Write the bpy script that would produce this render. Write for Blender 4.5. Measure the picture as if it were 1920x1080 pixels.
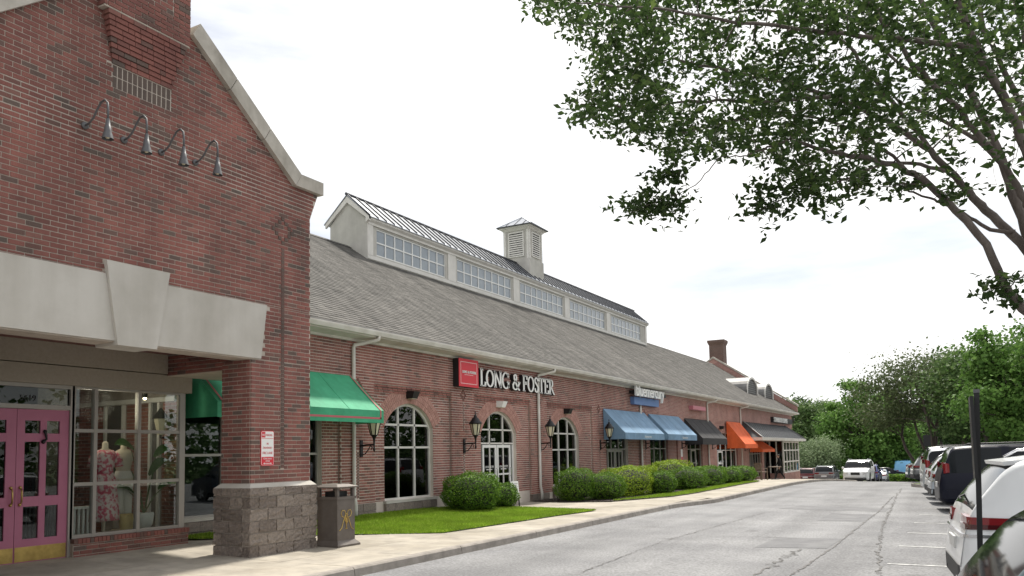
import bpy, bmesh, math, random
import numpy as np
from mathutils import Vector, Matrix
from mathutils.geometry import tessellate_polygon
random.seed(7); rng = np.random.default_rng(7)
SC = bpy.context.scene
for o in list(bpy.data.objects): bpy.data.objects.remove(o)
COL = SC.collection

# ---------------------------------------------------------------- camera (from vanishing points of the photograph)
PP = Vector((960., 729.)); V1 = Vector((1808., 835.)); V2 = Vector((-1800., 910.))
FPX = math.sqrt(-(V1 - PP).dot(V2 - PP))
EYE = Vector((0, 0, 1.6))
def _r0(p): return Vector((p[0] - PP.x, -(p[1] - PP.y), -FPX)).normalized()
_y = _r0(V1); _x = -_r0(V2); _z = _x.cross(_y)
ROT = Matrix((_x, _y, _z))
cam = bpy.data.cameras.new('camera'); camo = bpy.data.objects.new('camera', cam); COL.objects.link(camo)
camo.matrix_world = Matrix.Translation(EYE) @ ROT.to_4x4()
cam.lens = FPX * 36 / 1920; cam.sensor_width = 36; cam.shift_y = (PP.y - 540) / 1920
cam.clip_start = .05; cam.clip_end = 3000
SC.camera = camo

# ---------------------------------------------------------------- sky, sun, exposure
SUN_EL, SUN_AZ = math.radians(58), math.radians(-8)      # azimuth from +Y towards +X
sdir = Vector((math.sin(SUN_AZ) * math.cos(SUN_EL), math.cos(SUN_AZ) * math.cos(SUN_EL), math.sin(SUN_EL)))
world = bpy.data.worlds.new('World'); SC.world = world; world.use_nodes = True
wn = world.node_tree; wn.nodes.clear()
def wnode(t, **k):
    n = wn.nodes.new(t)
    for a, b in k.items(): setattr(n, a, b)
    return n
sky = wnode('ShaderNodeTexSky', sky_type='NISHITA', sun_disc=False, sun_elevation=SUN_EL, sun_rotation=SUN_AZ, air_density=1.0, dust_density=2.0)
bg1 = wnode('ShaderNodeBackground'); bg1.inputs[1].default_value = .07
bg2 = wnode('ShaderNodeBackground'); bg2.inputs[0].default_value = (1, .995, .985, 1); bg2.inputs[1].default_value = .82
tc = wnode('ShaderNodeTexCoord'); mp = wnode('ShaderNodeMapping'); mp.inputs['Scale'].default_value = (1.0, 1.0, 4.5); mp.inputs['Location'].default_value = (.0, .0, .35)
nz = wnode('ShaderNodeTexNoise'); nz.inputs['Scale'].default_value = 1.7; nz.inputs['Detail'].default_value = 7; nz.inputs['Roughness'].default_value = .55
cr = wnode('ShaderNodeValToRGB'); cr.color_ramp.elements[0].position = .37; cr.color_ramp.elements[0].color = (.40,) * 3 + (1,)
cr.color_ramp.elements[1].position = .555; cr.color_ramp.elements[1].color = (1, 1, 1, 1)
mx = wnode('ShaderNodeMixShader'); wo = wnode('ShaderNodeOutputWorld')
L = wn.links.new
L(sky.outputs[0], bg1.inputs[0]); L(tc.outputs['Generated'], mp.inputs[0]); L(mp.outputs[0], nz.inputs[0]); L(nz.outputs[0], cr.inputs[0])
L(cr.outputs[0], mx.inputs[0]); L(bg1.outputs[0], mx.inputs[1]); L(bg2.outputs[0], mx.inputs[2]); L(mx.outputs[0], wo.inputs[0])
sl = bpy.data.lights.new('sun', 'SUN'); sl.energy = 3.6; sl.angle = math.radians(4); sl.color = (1, .95, .86)
so = bpy.data.objects.new('sun', sl); COL.objects.link(so); so.location = (0, 30, 40)
so.rotation_euler = sdir.to_track_quat('Z', 'Y').to_euler()
SC.view_settings.view_transform = 'Standard'; SC.view_settings.look = 'None'; SC.view_settings.exposure = .70; SC.view_settings.gamma = 1

# ---------------------------------------------------------------- helpers: pixels to points
def ray(p): return ROT @ _r0(p)
def onx(p, x): d = ray(p); return EYE + d * (x / d.x)
def ony(p, y): d = ray(p); return EYE + d * (y / d.y)
def onz(p, z=0): d = ray(p); return EYE + d * ((z - EYE.z) / d.z)
def proj(w):
    c = ROT.transposed() @ (Vector(w) - EYE)
    if c.z > -.05: return None
    return (PP.x + FPX * c.x / -c.z, PP.y - FPX * c.y / -c.z)

# ---------------------------------------------------------------- materials
MATS = {}
def mat(name, col, rough=.8, metal=0., col2=None, scale=6., bump=0., bscale=None, attr=False, spec=.5, coat=0., stretch=None, detail=6, lo=.35, hi=.65, trans=0., noise_w=1.0):
    m = bpy.data.materials.new(name); m.use_nodes = True; nt = m.node_tree; b = nt.nodes['Principled BSDF']
    b.inputs['Roughness'].default_value = rough; b.inputs['Metallic'].default_value = metal
    b.inputs['Specular IOR Level'].default_value = spec; b.inputs['Coat Weight'].default_value = coat
    b.inputs['Base Color'].default_value = (*col, 1)
    out = None
    tcn = nt.nodes.new('ShaderNodeTexCoord'); vec = tcn.outputs['Object']
    if stretch:
        q = nt.nodes.new('ShaderNodeMapping'); q.inputs['Scale'].default_value = stretch; nt.links.new(vec, q.inputs[0]); vec = q.outputs[0]
    if col2 is not None:
        n = nt.nodes.new('ShaderNodeTexNoise'); n.inputs['Scale'].default_value = scale; n.inputs['Detail'].default_value = detail; n.inputs['Roughness'].default_value = .6
        nt.links.new(vec, n.inputs[0])
        r = nt.nodes.new('ShaderNodeValToRGB'); r.color_ramp.elements[0].position = lo; r.color_ramp.elements[1].position = hi
        r.color_ramp.elements[0].color = (*col, 1); r.color_ramp.elements[1].color = (*col2, 1)
        nt.links.new(n.outputs[0], r.inputs[0]); out = r.outputs[0]
    if attr:      # attr: list of (pos, colour) picked by the per-piece random number, modulated by the noise above
        a = nt.nodes.new('ShaderNodeAttribute'); a.attribute_name = 'rnd'
        r2 = nt.nodes.new('ShaderNodeValToRGB'); e = r2.color_ramp.elements
        e[0].position, e[0].color = attr[0][0], (*attr[0][1], 1); e[1].position, e[1].color = attr[-1][0], (*attr[-1][1], 1)
        for p, c in attr[1:-1]: q = e.new(p); q.color = (*c, 1)
        nt.links.new(a.outputs['Fac'], r2.inputs[0])
        if out is not None:
            mm = nt.nodes.new('ShaderNodeMix'); mm.data_type = 'RGBA'; mm.blend_type = 'MULTIPLY'; mm.inputs[0].default_value = noise_w
            nt.links.new(r2.outputs[0], mm.inputs[6]); nt.links.new(out, mm.inputs[7]); out = mm.outputs[2]
        else: out = r2.outputs[0]
    if out is not None: nt.links.new(out, b.inputs['Base Color'])
    if bump:
        n2 = nt.nodes.new('ShaderNodeTexNoise'); n2.inputs['Scale'].default_value = bscale or scale * 4; n2.inputs['Detail'].default_value = 5
        nt.links.new(vec, n2.inputs[0]); bp = nt.nodes.new('ShaderNodeBump'); bp.inputs['Strength'].default_value = bump; bp.inputs['Distance'].default_value = .02
        nt.links.new(n2.outputs[0], bp.inputs['Height']); nt.links.new(bp.outputs[0], b.inputs['Normal'])
    if trans:
        tl = nt.nodes.new('ShaderNodeBsdfTranslucent'); mxs = nt.nodes.new('ShaderNodeMixShader'); mxs.inputs[0].default_value = trans
        if out is not None: nt.links.new(out, tl.inputs[0])
        else: tl.inputs[0].default_value = (*col, 1)
        nt.links.new(b.outputs[0], mxs.inputs[1]); nt.links.new(tl.outputs[0], mxs.inputs[2])
        nt.links.new(mxs.outputs[0], nt.nodes['Material Output'].inputs[0])
    MATS[name] = m; return m
def glassmat(name, tint, ior=1.5, gl=1.0, rough=.0):
    m = bpy.data.materials.new(name); m.use_nodes = True; nt = m.node_tree; nt.nodes.clear()
    t = nt.nodes.new('ShaderNodeBsdfTransparent'); t.inputs[0].default_value = (*tint, 1)
    g = nt.nodes.new('ShaderNodeBsdfGlossy'); g.inputs['Roughness'].default_value = rough; g.inputs[0].default_value = (gl, gl, gl, 1)
    f = nt.nodes.new('ShaderNodeFresnel'); f.inputs[0].default_value = ior; x = nt.nodes.new('ShaderNodeMixShader'); o = nt.nodes.new('ShaderNodeOutputMaterial')
    nt.links.new(f.outputs[0], x.inputs[0]); nt.links.new(t.outputs[0], x.inputs[1]); nt.links.new(g.outputs[0], x.inputs[2]); nt.links.new(x.outputs[0], o.inputs[0])
    MATS[name] = m; return m
W3 = (1, 1, 1)
BR = [(0, (.235, .090, .074)), (.35, (.275, .110, .090)), (.7, (.212, .084, .071)), (.82, (.168, .086, .072)), (.9, (.125, .094, .08)), (1, (.30, .128, .104))]
mat('brick', (.70,) * 3, .9, 0, (1.12, 1.1, 1.07), 1.3, .5, 60, BR, detail=9, lo=.3, hi=.68)
mat('brick_long', (.72,) * 3, .9, 0, (1.1, 1.08, 1.05), 1.1, .4, 60, detail=9, lo=.3, hi=.68, attr= [(0, (.30, .125, .10)), (.4, (.355, .158, .13)), (.8, (.265, .11, .092)), (.92, (.16, .09, .075)), (1, (.39, .18, .15))])
mat('brick_arch', (.8,) * 3, .9, 0, (1.1, 1.1, 1.1), 30, .3, 60, [(0, (.38, .20, .165)), (1, (.48, .27, .225))])
mat('mortar', (.42, .36, .305), .95, 0, (.54, .475, .41), 2.5, .3, 90)
mat('mortar_long', (.56, .49, .43), .95, 0, (.68, .61, .54), 2.0, .3, 90)
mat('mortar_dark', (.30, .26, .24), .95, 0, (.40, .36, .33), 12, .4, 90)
mat('stone', (.8,) * 3, .95, 0, (1.25, 1.22, 1.18), 22, 1.0, 30, [(0, (.15, .125, .108)), (.5, (.195, .165, .145)), (1, (.245, .21, .182))])
mat('limestone', (.45, .425, .38), .9, 0, (.53, .505, .46), 1.3, .12, 120, detail=9)
mat('coping', (.42, .39, .34), .9, 0, (.52, .485, .43), 4, .2, 80)
mat('trim', (.58, .56, .52), .6, 0, (.66, .64, .60), 2.5, .06, 30)
mat('fascia', (.60, .575, .53), .6, 0, (.70, .68, .63), 1.5, .05, 30)
mat('stucco', (.44, .425, .39), .85, 0, (.50, .485, .445), 2.5, .15, 90)
mat('taupe', (.30, .265, .215), .85, 0, (.34, .30, .245), 20, .2, 90)
mat('soffit', (.16, .075, .065), .8, 0, (.19, .09, .08), 5, .1)
mat('frame', (.34, .32, .29), .45, .2)
mat('white_frame', (.72, .72, .70), .45)
mat('shingle', (.7,) * 3, .95, 0, (1.1, 1.1, 1.1), .8, .4, 60, [(0, (.076, .072, .065)), (.5, (.112, .106, .097)), (1, (.148, .140, .128))], stretch=(.22, 1.5, .22), detail=9)
mat('shingle_far', (.09, .086, .08), .95, 0, (.145, .138, .13), .8, .4, 40, stretch=(.22, 1.5, .22), detail=9)
mat('seam_metal', (.42, .44, .47), .28, .75, (.5, .52, .55), 1.2)
mat('seam_rib', (.05, .052, .06), .4, .5)
mat('dormer_metal', (.14, .138, .135), .55, .3, (.19, .186, .182), 2)
mat('dark_roof', (.05, .055, .06), .45, .3, (.09, .095, .10), 3)
mat('black_metal', (.012, .012, .013), .45, .3)
mat('bronze', (.115, .098, .086), .5, .3, (.145, .126, .112), 6, .1, 60)
mat('grey_metal', (.11, .11, .115), .55, .3)
mat('lantern_glass', (.62, .58, .42), .35)
mat('asphalt', (.19, .19, .195), .92, 0, (.25, .25, .253), .55, .55, 130, detail=12, lo=.38, hi=.62)
mat('asphalt_patch', (.135, .135, .14), .92, 0, (.185, .185, .188), 2.2, .5, 130, detail=9)
mat('crack', (.095, .092, .09), .95, 0, (.165, .16, .155), 12)
mat('paint_white', (.50, .50, .48), .85, 0, (.27, .27, .27), 7, lo=.42, hi=.62)
mat('concrete', (.8,) * 3, .92, 0, (1.08, 1.07, 1.05), 2.2, .25, 120, [(0, (.33, .30, .25)), (1, (.40, .365, .31))])
mat('kerb', (.75,) * 3, .92, 0, (1.1, 1.1, 1.1), 4, .4, 60, [(0, (.26, .235, .21)), (1, (.33, .30, .265))])
mat('earth', (.10, .085, .065), 1, 0, (.17, .145, .12), 10, .6, 60)
mat('ground', (.06, .10, .03), 1, 0, (.10, .15, .045), 1.5, .4)
mat('grass', (.8,) * 3, .7, 0, (1.15, 1.15, 1.0), 1.0, attr=[(0, (0.154, 0.279, 0.022)), (.6, (0.244, 0.395, 0.038)), (1, (0.359, 0.488, 0.086))], trans=.35, spec=.15)
mat('mulch', (.035, .028, .024), 1, 0, (.075, .06, .05), 30, 1.0, 60)
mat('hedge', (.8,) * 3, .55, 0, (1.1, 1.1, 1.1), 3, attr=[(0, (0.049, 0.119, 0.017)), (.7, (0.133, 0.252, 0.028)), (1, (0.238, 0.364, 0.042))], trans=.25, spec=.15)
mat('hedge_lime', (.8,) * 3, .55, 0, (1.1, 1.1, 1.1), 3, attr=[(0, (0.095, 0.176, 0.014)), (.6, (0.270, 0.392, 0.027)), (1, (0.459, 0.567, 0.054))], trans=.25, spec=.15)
mat('twigs', (.02, .022, .012), 1)
mat('leaf_near', (.9,) * 3, .5, 0, (1.1, 1.1, 1.1), 2, attr=[(0, (.028, .052, .016)), (.7, (.055, .095, .027)), (1, (.11, .16, .045))], trans=.42, spec=.15)
for nm, a, b_, c in (('leaf_mid', (0.057, 0.108, 0.035), (0.100, 0.166, 0.052), (0.164, 0.230, 0.080)), ('leaf_dark', (0.028, 0.063, 0.020), (0.050, 0.102, 0.029), (0.085, 0.147, 0.043)), ('leaf_bright', (0.071, 0.153, 0.032), (0.121, 0.230, 0.048), (0.177, 0.294, 0.072)), ('leaf_olive', (0.071, 0.102, 0.043), (0.114, 0.147, 0.065), (0.171, 0.204, 0.102)), ('leaf_pale', (0.142, 0.204, 0.102), (0.213, 0.281, 0.145), (0.284, 0.357, 0.203))):
    mat(nm, (.85,) * 3, .6, 0, (1.1, 1.1, 1.1), .6, attr=[(0, a), (.6, b_), (1, c)], trans=.3, spec=.15)
mat('bark', (.075, .06, .052), .95, 0, (.15, .125, .11), 10, .6, 30, stretch=(1, 1, .25))
mat('green_cloth', (.05, .36, .19), .7, 0, (.065, .42, .225), 5, .05, trans=.18)
mat('pink_trim', (.48, .12, .14), .8)
mat('blue_cloth', (.18, .30, .44), .75, 0, (.215, .345, .49), 4, .05, trans=.12)
mat('navy_cloth', (.02, .033, .075), .8)
mat('black_cloth', (.022, .021, .023), .8, 0, (.035, .034, .036), 5)
mat('orange_cloth', (.72, .12, .03), .75, 0, (.80, .15, .04), 4, .05, trans=.12)
mat('sign_red', (.60, .018, .035), .45)
mat('sign_white', (.80, .80, .78), .5)
mat('sign_black', (.015, .015, .017), .5)
mat('sign_blue', (.115, .205, .42), .5)
mat('sign_pink', (.52, .19, .23), .5)
mat('pink_paint', (.40, .13, .21), .5, 0, (.44, .15, .235), 2, .03, 40)
mat('brass', (.42, .30, .10), .35, .9, (.6, .44, .15), 6)
mat('floor_in', (.22, .19, .15), .6, 0, (.26, .23, .18), 3)
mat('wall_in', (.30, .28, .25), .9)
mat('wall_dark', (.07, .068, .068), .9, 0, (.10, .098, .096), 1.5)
mat('curtain', (.16, .24, .26), .8)
mat('form', (.62, .55, .44), .7)
mat('floral', (.75, .62, .60), .8, 0, (.60, .10, .17), 14, lo=.46, hi=.56)
mat('white_cloth', (.72, .70, .66), .8)
mat('coral_cloth', (.68, .10, .16), .8)
mat('denim', (.34, .45, .58), .85)
mat('plant_leaf', (.02, .075, .018), .4, 0, (.04, .13, .03), 4, trans=.2)
mat('pot', (.68, .70, .70), .4)
mat('basket', (.55, .40, .14), .8, 0, (.65, .50, .2), 20, .4)
mat('tyre', (.018, .018, .019), .85)
mat('rim', (.38, .385, .40), .3, .8)
mat('plastic', (.022, .022, .024), .6)
mat('chrome', (.7, .7, .72), .12, 1.0)
mat('lamp_red', (.20, .008, .012), .15, 0, coat=.6)
mat('lamp_dark', (.06, .004, .006), .12, 0, coat=.6)
mat('lamp_clear', (.62, .62, .62), .15, 0, coat=.5)
mat('plate', (.62, .62, .60), .5)
for nm, c in (('car_white', (.74, .75, .76)), ('car_black', (.010, .011, .020)), ('car_silver', (.42, .44, .46)), ('car_grey', (.13, .135, .14)), ('car_maroon', (.10, .015, .02)), ('car_blue', (.05, .06, .22)), ('car_ice', (.50, .56, .62)), ('car_teal', (.10, .14, .15)), ('car_pearl', (.62, .63, .62)), ('van_blue', (.16, .42, .68))):
    mat(nm, c, .32, .0 if 'white' in nm or 'pearl' in nm or 'black' in nm else .25, coat=.0 if 'black' in nm else .6, spec=.15 if 'black' in nm else .5)
mat('clothes_black', (.012, .012, .013), .9)
mat('skin', (.42, .26, .19), .6)
mat('hair', (.03, .022, .018), .7)
mat('wood', (.13, .09, .06), .7, 0, (.18, .13, .09), 8)
glassmat('glass', (.86, .90, .89)); glassmat('glass_dark', (.40, .43, .43), 1.5)
glassmat('glass_car', (.05, .055, .06), 1.55)
mat('pane_pale', (.20, .235, .265), .12, 0, (.25, .285, .315), 2, spec=.8)
glassmat('bulb', (.9, .9, .85))
def wear(name, scale, stretch, c0, c1, lo=.35, hi=.65, detail=6):
    # multiplies a broad pattern of dirt, fading or wear into a material's own colour
    nt = MATS[name].node_tree; b = nt.nodes['Principled BSDF']; l = nt.links.new; src = b.inputs['Base Color'].links[0].from_socket if b.inputs['Base Color'].links else None
    t = nt.nodes.new('ShaderNodeTexCoord'); q = nt.nodes.new('ShaderNodeMapping'); q.inputs['Scale'].default_value = stretch; n = nt.nodes.new('ShaderNodeTexNoise'); n.inputs['Scale'].default_value = scale; n.inputs['Detail'].default_value = detail
    r = nt.nodes.new('ShaderNodeValToRGB'); e = r.color_ramp.elements; e[0].position = lo; e[1].position = hi; e[0].color = (*c0, 1); e[1].color = (*c1, 1)
    m = nt.nodes.new('ShaderNodeMix'); m.data_type = 'RGBA'; m.blend_type = 'MULTIPLY'; m.inputs[0].default_value = 1
    l(t.outputs['Object'], q.inputs[0]); l(q.outputs[0], n.inputs[0]); l(n.outputs[0], r.inputs[0])
    if src: l(src, m.inputs[6])
    else: m.inputs[6].default_value = b.inputs['Base Color'].default_value
    l(r.outputs[0], m.inputs[7]); l(m.outputs[2], b.inputs['Base Color'])
g1_ = lambda v: (v, v, v)
wear('asphalt', 1.1, (1, .06, 1), g1_(.80), g1_(1.08)); wear('asphalt', 26, (1, 1, 1), g1_(.72), g1_(1.12), .38, .62, 3); wear('asphalt', .9, (1, 1, 1), (.62, .61, .60), g1_(1.0), .22, .36, 8)
wear('concrete', .8, (1, 1, 1), (.80, .79, .77), g1_(1.05), .35, .6, 9); wear('concrete', 5, (1, 1, 1), g1_(.86), g1_(1.0), .3, .42)
wear('brick', 1.6, (1, 1, .12), g1_(.80), g1_(1.06)); wear('brick_long', 1.6, (1, 1, .12), g1_(.84), g1_(1.05)); wear('mortar', 1.6, (1, 1, .12), g1_(.82), g1_(1.05)); wear('mortar_long', 1.6, (1, 1, .12), g1_(.85), g1_(1.05))
wear('limestone', 2.2, (1, 1, .10), (.86, .85, .83), g1_(1.03), .3, .6); wear('coping', 2.5, (1, 1, .3), (.72, .71, .69), g1_(1.05))
wear('stucco', 2.0, (1, 1, .12), (.84, .84, .83), g1_(1.04)); wear('fascia', 2.0, (1, 1, 1), (.85, .84, .82), g1_(1.02))
wear('grass', .8, (1, 1, 1), (.78, .72, .70), (1.12, 1.06, 1.0), .35, .62, 5); wear('grass', 6, (1, 1, 1), (.85, .80, .75), g1_(1.05), .3, .5)
for c_ in ('green_cloth', 'blue_cloth', 'orange_cloth', 'black_cloth'): wear(c_, 1.4, (1, 1, .5), g1_(.88), g1_(1.10), .35, .6, 8)
wear('shingle', 2.5, (.1, 1, .1), g1_(.78), g1_(1.08), .35, .55)
# brick material for walls too far away to lay brick by brick
def farbrick():
    m = bpy.data.materials.new('brick_far'); m.use_nodes = True; nt = m.node_tree; b = nt.nodes['Principled BSDF']; b.inputs['Roughness'].default_value = .9
    g = nt.nodes.new('ShaderNodeTexCoord'); s = nt.nodes.new('ShaderNodeSeparateXYZ'); c = nt.nodes.new('ShaderNodeCombineXYZ')
    ad = nt.nodes.new('ShaderNodeMath'); ad.operation = 'ADD'
    t = nt.nodes.new('ShaderNodeTexBrick'); t.inputs['Scale'].default_value = 1; t.inputs['Brick Width'].default_value = .213; t.inputs['Row Height'].default_value = .0715
    t.inputs['Mortar Size'].default_value = .006; t.inputs['Bias'].default_value = -.1
    t.inputs['Color1'].default_value = (.33, .145, .12, 1); t.inputs['Color2'].default_value = (.24, .098, .08, 1); t.inputs['Mortar'].default_value = (.52, .46, .41, 1)
    l = nt.links.new
    l(g.outputs['Object'], s.inputs[0]); l(s.outputs[0], ad.inputs[0]); l(s.outputs[1], ad.inputs[1]); l(ad.outputs[0], c.inputs[0]); l(s.outputs[2], c.inputs[1]); l(c.outputs[0], t.inputs[0])
    n = nt.nodes.new('ShaderNodeTexNoise'); n.inputs['Scale'].default_value = 1.2; l(g.outputs['Object'], n.inputs[0])
    mm = nt.nodes.new('ShaderNodeMix'); mm.data_type = 'RGBA'; mm.blend_type = 'OVERLAY'; mm.inputs[0].default_value = .35; l(t.outputs[0], mm.inputs[6]); l(n.outputs[0], mm.inputs[7])
    l(mm.outputs[2], b.inputs['Base Color']); MATS['brick_far'] = m
    d = m.copy(); d.name = 'brick_brown'; q = [n_ for n_ in d.node_tree.nodes if n_.type == 'TEX_BRICK'][0]; q.inputs['Color1'].default_value = (.135, .075, .06, 1); q.inputs['Color2'].default_value = (.10, .06, .05, 1); q.inputs['Mortar'].default_value = (.2, .17, .15, 1); MATS['brick_brown'] = d
farbrick()

# ---------------------------------------------------------------- mesh helpers
class MB:
    def __init__(s): s.v = []; s.f = []; s.r = []
    def face(s, pts, r=.5):
        k = len(s.v); s.v += [tuple(p) for p in pts]; s.f.append(tuple(range(k, k + len(pts)))); s.r.append(r); return s
    def box(s, x0, x1, y0, y1, z0, z1, r=.5):
        k = len(s.v)
        s.v += [(x0, y0, z0), (x1, y0, z0), (x1, y1, z0), (x0, y1, z0), (x0, y0, z1), (x1, y0, z1), (x1, y1, z1), (x0, y1, z1)]
        for q in ((0, 3, 2, 1), (4, 5, 6, 7), (0, 1, 5, 4), (1, 2, 6, 5), (2, 3, 7, 6), (3, 0, 4, 7)): s.f.append(tuple(k + i for i in q)); s.r.append(r)
        return s
    def hexa(s, p, r=.5):      # eight corners, bottom ring then top ring
        k = len(s.v); s.v += [tuple(q) for q in p]
        for q in ((0, 3, 2, 1), (4, 5, 6, 7), (0, 1, 5, 4), (1, 2, 6, 5), (2, 3, 7, 6), (3, 0, 4, 7)): s.f.append(tuple(k + i for i in q)); s.r.append(r)
        return s
    def bar(s, a, b, w, h=None, r=.5):
        a = Vector(a); b = Vector(b); h = h or w; d = (b - a).normalized(); up = Vector((0, 0, 1)) if abs(d.z) < .95 else Vector((1, 0, 0))
        u = d.cross(up).normalized() * w / 2; n = u.cross(d).normalized() * h / 2
        return s.hexa([a - u - n, a + u - n, a + u + n, a - u + n, b - u - n, b + u - n, b + u + n, b - u + n], r)
    def prism(s, poly, d, r=.5):      # planar polygon (3D points) swept by vector d
        d = Vector(d); n = len(poly); k = len(s.v); s.v += [tuple(p) for p in poly] + [tuple(Vector(p) + d) for p in poly]
        s.f.append(tuple(k + i for i in range(n))); s.f.append(tuple(k + n + i for i in reversed(range(n)))); s.r += [r, r]
        for i in range(n): j = (i + 1) % n; s.f.append((k + i, k + n + i, k + n + j, k + j)); s.r.append(r)
        return s
    def tube(s, pts, rad, n=6, r=.5, cap=True):
        pts = [Vector(p) for p in pts]; rad = rad if hasattr(rad, '__len__') else [rad] * len(pts); k = len(s.v); u = None
        for i, p in enumerate(pts):
            d = (pts[min(i + 1, len(pts) - 1)] - pts[max(i - 1, 0)]).normalized()
            if u is None: u = d.cross(Vector((.3, .2, 1)) if abs(d.z) < .9 else Vector((1, .1, 0))).normalized()
            else: u = (u - d * u.dot(d)).normalized()
            w = d.cross(u)
            for j in range(n): a = 2 * math.pi * j / n; s.v.append(tuple(p + (u * math.cos(a) + w * math.sin(a)) * rad[i]))
        for i in range(len(pts) - 1):
            for j in range(n): q = (j + 1) % n; s.f.append((k + i * n + j, k + i * n + q, k + (i + 1) * n + q, k + (i + 1) * n + j)); s.r.append(r)
        if cap: s.f.append(tuple(k + j for j in reversed(range(n)))); s.f.append(tuple(k + (len(pts) - 1) * n + j for j in range(n))); s.r += [r, r]
        return s
    def loft(s, rings, n=16, r=.5, cap=True):      # rings: (x,y,z,rx,ry) horizontal ellipses
        k = len(s.v)
        for (x, y, z, a, b) in rings:
            for j in range(n): t = 2 * math.pi * j / n; s.v.append((x + a * math.cos(t), y + b * math.sin(t), z))
        m = len(rings)
        for i in range(m - 1):
            for j in range(n): q = (j + 1) % n; s.f.append((k + i * n + j, k + i * n + q, k + (i + 1) * n + q, k + (i + 1) * n + j)); s.r.append(r)
        if cap: s.f.append(tuple(k + j for j in reversed(range(n)))); s.f.append(tuple(k + (m - 1) * n + j for j in range(n))); s.r += [r, r]
        return s
    def sphere(s, c, rx, ry=None, rz=None, n=12, m=8, r=.5):
        ry = ry or rx; rz = rz or rx
        return s.loft([(c[0], c[1], c[2] - rz * math.cos(math.pi * (i + .02) / (m + .04)), max(rx * math.sin(math.pi * (i + .02) / (m + .04)), 1e-4), max(ry * math.sin(math.pi * (i + .02) / (m + .04)), 1e-4)) for i in range(m + 1)], n, r)
    def xform(s, M):
        s.v = [tuple(M @ Vector(p)) for p in s.v]; return s
    def mesh(s, name):
        me = bpy.data.meshes.new(name); me.from_pydata(s.v, [], s.f)
        a = me.attributes.new('rnd', 'FLOAT', 'FACE'); a.data.foreach_set('value', np.array(s.r, dtype=np.float32)); return me
    def build(s, name, m, parent=None, smooth=False, kind=None, recalc=True):
        me = s.mesh(name)
        if recalc:
            bm = bmesh.new(); bm.from_mesh(me); bmesh.ops.recalc_face_normals(bm, faces=bm.faces); bm.to_mesh(me); bm.free()
        if smooth: me.polygons.foreach_set('use_smooth', [True] * len(me.polygons))
        return link(name, me, m, parent, kind)
def link(name, me, m, parent=None, kind=None):
    o = bpy.data.objects.new(name, me); COL.objects.link(o)
    if m is not None and not me.materials: me.materials.append(MATS[m] if isinstance(m, str) else m)
    if parent is not None: setpar(o, parent)
    if kind: o['kind'] = kind
    return o
def wloc(o):
    v = Vector(o.location)
    return v
WM = {}
def setpar(o, p):
    o.parent = p
    if p.name in WM: o.matrix_parent_inverse = WM[p.name].inverted()
def thing(name, label, cat, loc, group=None):
    o = bpy.data.objects.new(name, None); COL.objects.link(o); o.location = loc; o.empty_display_size = .2
    WM[o.name] = Matrix.Translation(Vector(loc)); return tag(o, label, cat, group)
def tag(o, label=None, cat=None, group=None, kind=None):
    if label: o['label'] = label
    if cat: o['category'] = cat
    if group: o['group'] = group
    if kind: o['kind'] = kind
    return o
def npmesh(name, verts, faces, rnd, m, parent=None, kind=None):      # all faces with the same corner count
    me = bpy.data.meshes.new(name); nf, k = faces.shape
    me.vertices.add(len(verts)); me.vertices.foreach_set('co', verts.astype(np.float32).ravel())
    me.loops.add(nf * k); me.loops.foreach_set('vertex_index', faces.astype(np.int32).ravel())
    me.polygons.add(nf); me.polygons.foreach_set('loop_start', np.arange(0, nf * k, k, dtype=np.int32))
    me.update(calc_edges=True)
    a = me.attributes.new('rnd', 'FLOAT', 'FACE'); a.data.foreach_set('value', rnd.astype(np.float32)); return link(name, me, m, parent, kind)
def leafmesh(name, cen, size, rnd, m, parent=None, kind=None, aspect=.5, droop=0., ndir=None):
    """one folded leaf (two quads sharing a midrib) at each centre"""
    n = len(cen); d = rng.normal(size=(n, 3)); d[:, 2] = d[:, 2] * .6 - droop; d /= np.linalg.norm(d, axis=1)[:, None]
    up = rng.normal(size=(n, 3)) * .8 + np.array([0, 0, 1.]) if ndir is None else ndir + rng.normal(size=(n, 3)) * .5
    w = np.cross(d, up); w /= np.linalg.norm(w, axis=1)[:, None] + 1e-9; nn = np.cross(w, d)
    s = (size * rng.uniform(.65, 1.25, n))[:, None]; a = aspect
    p = [cen - d * s * .5, cen + w * s * a * .5 + nn * s * .08 - d * s * .05, cen + d * s * .5, cen - w * s * a * .5 + nn * s * .08 - d * s * .05]
    v = np.stack(p, 1).reshape(-1, 3); f = np.arange(4 * n).reshape(n, 4)
    tri = np.concatenate([f[:, [0, 1, 2]], f[:, [0, 2, 3]]]); return npmesh(name, v, tri, np.concatenate([rnd, rnd]), m, parent, kind)
def fill(outer, holes, fn):      # triangulated flat sheet with holes, in 2D, mapped to 3D by fn
    loops = [[Vector((*p, 0)) for p in outer]] + [[Vector((*p, 0)) for p in h] for h in holes]
    tris = tessellate_polygon(loops); flat = [p for l in loops for p in l]; b = MB(); b.v = [fn(p.x, p.y) for p in flat]; b.f = [tuple(t) for t in tris]; b.r = [.5] * len(tris); return b

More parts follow.
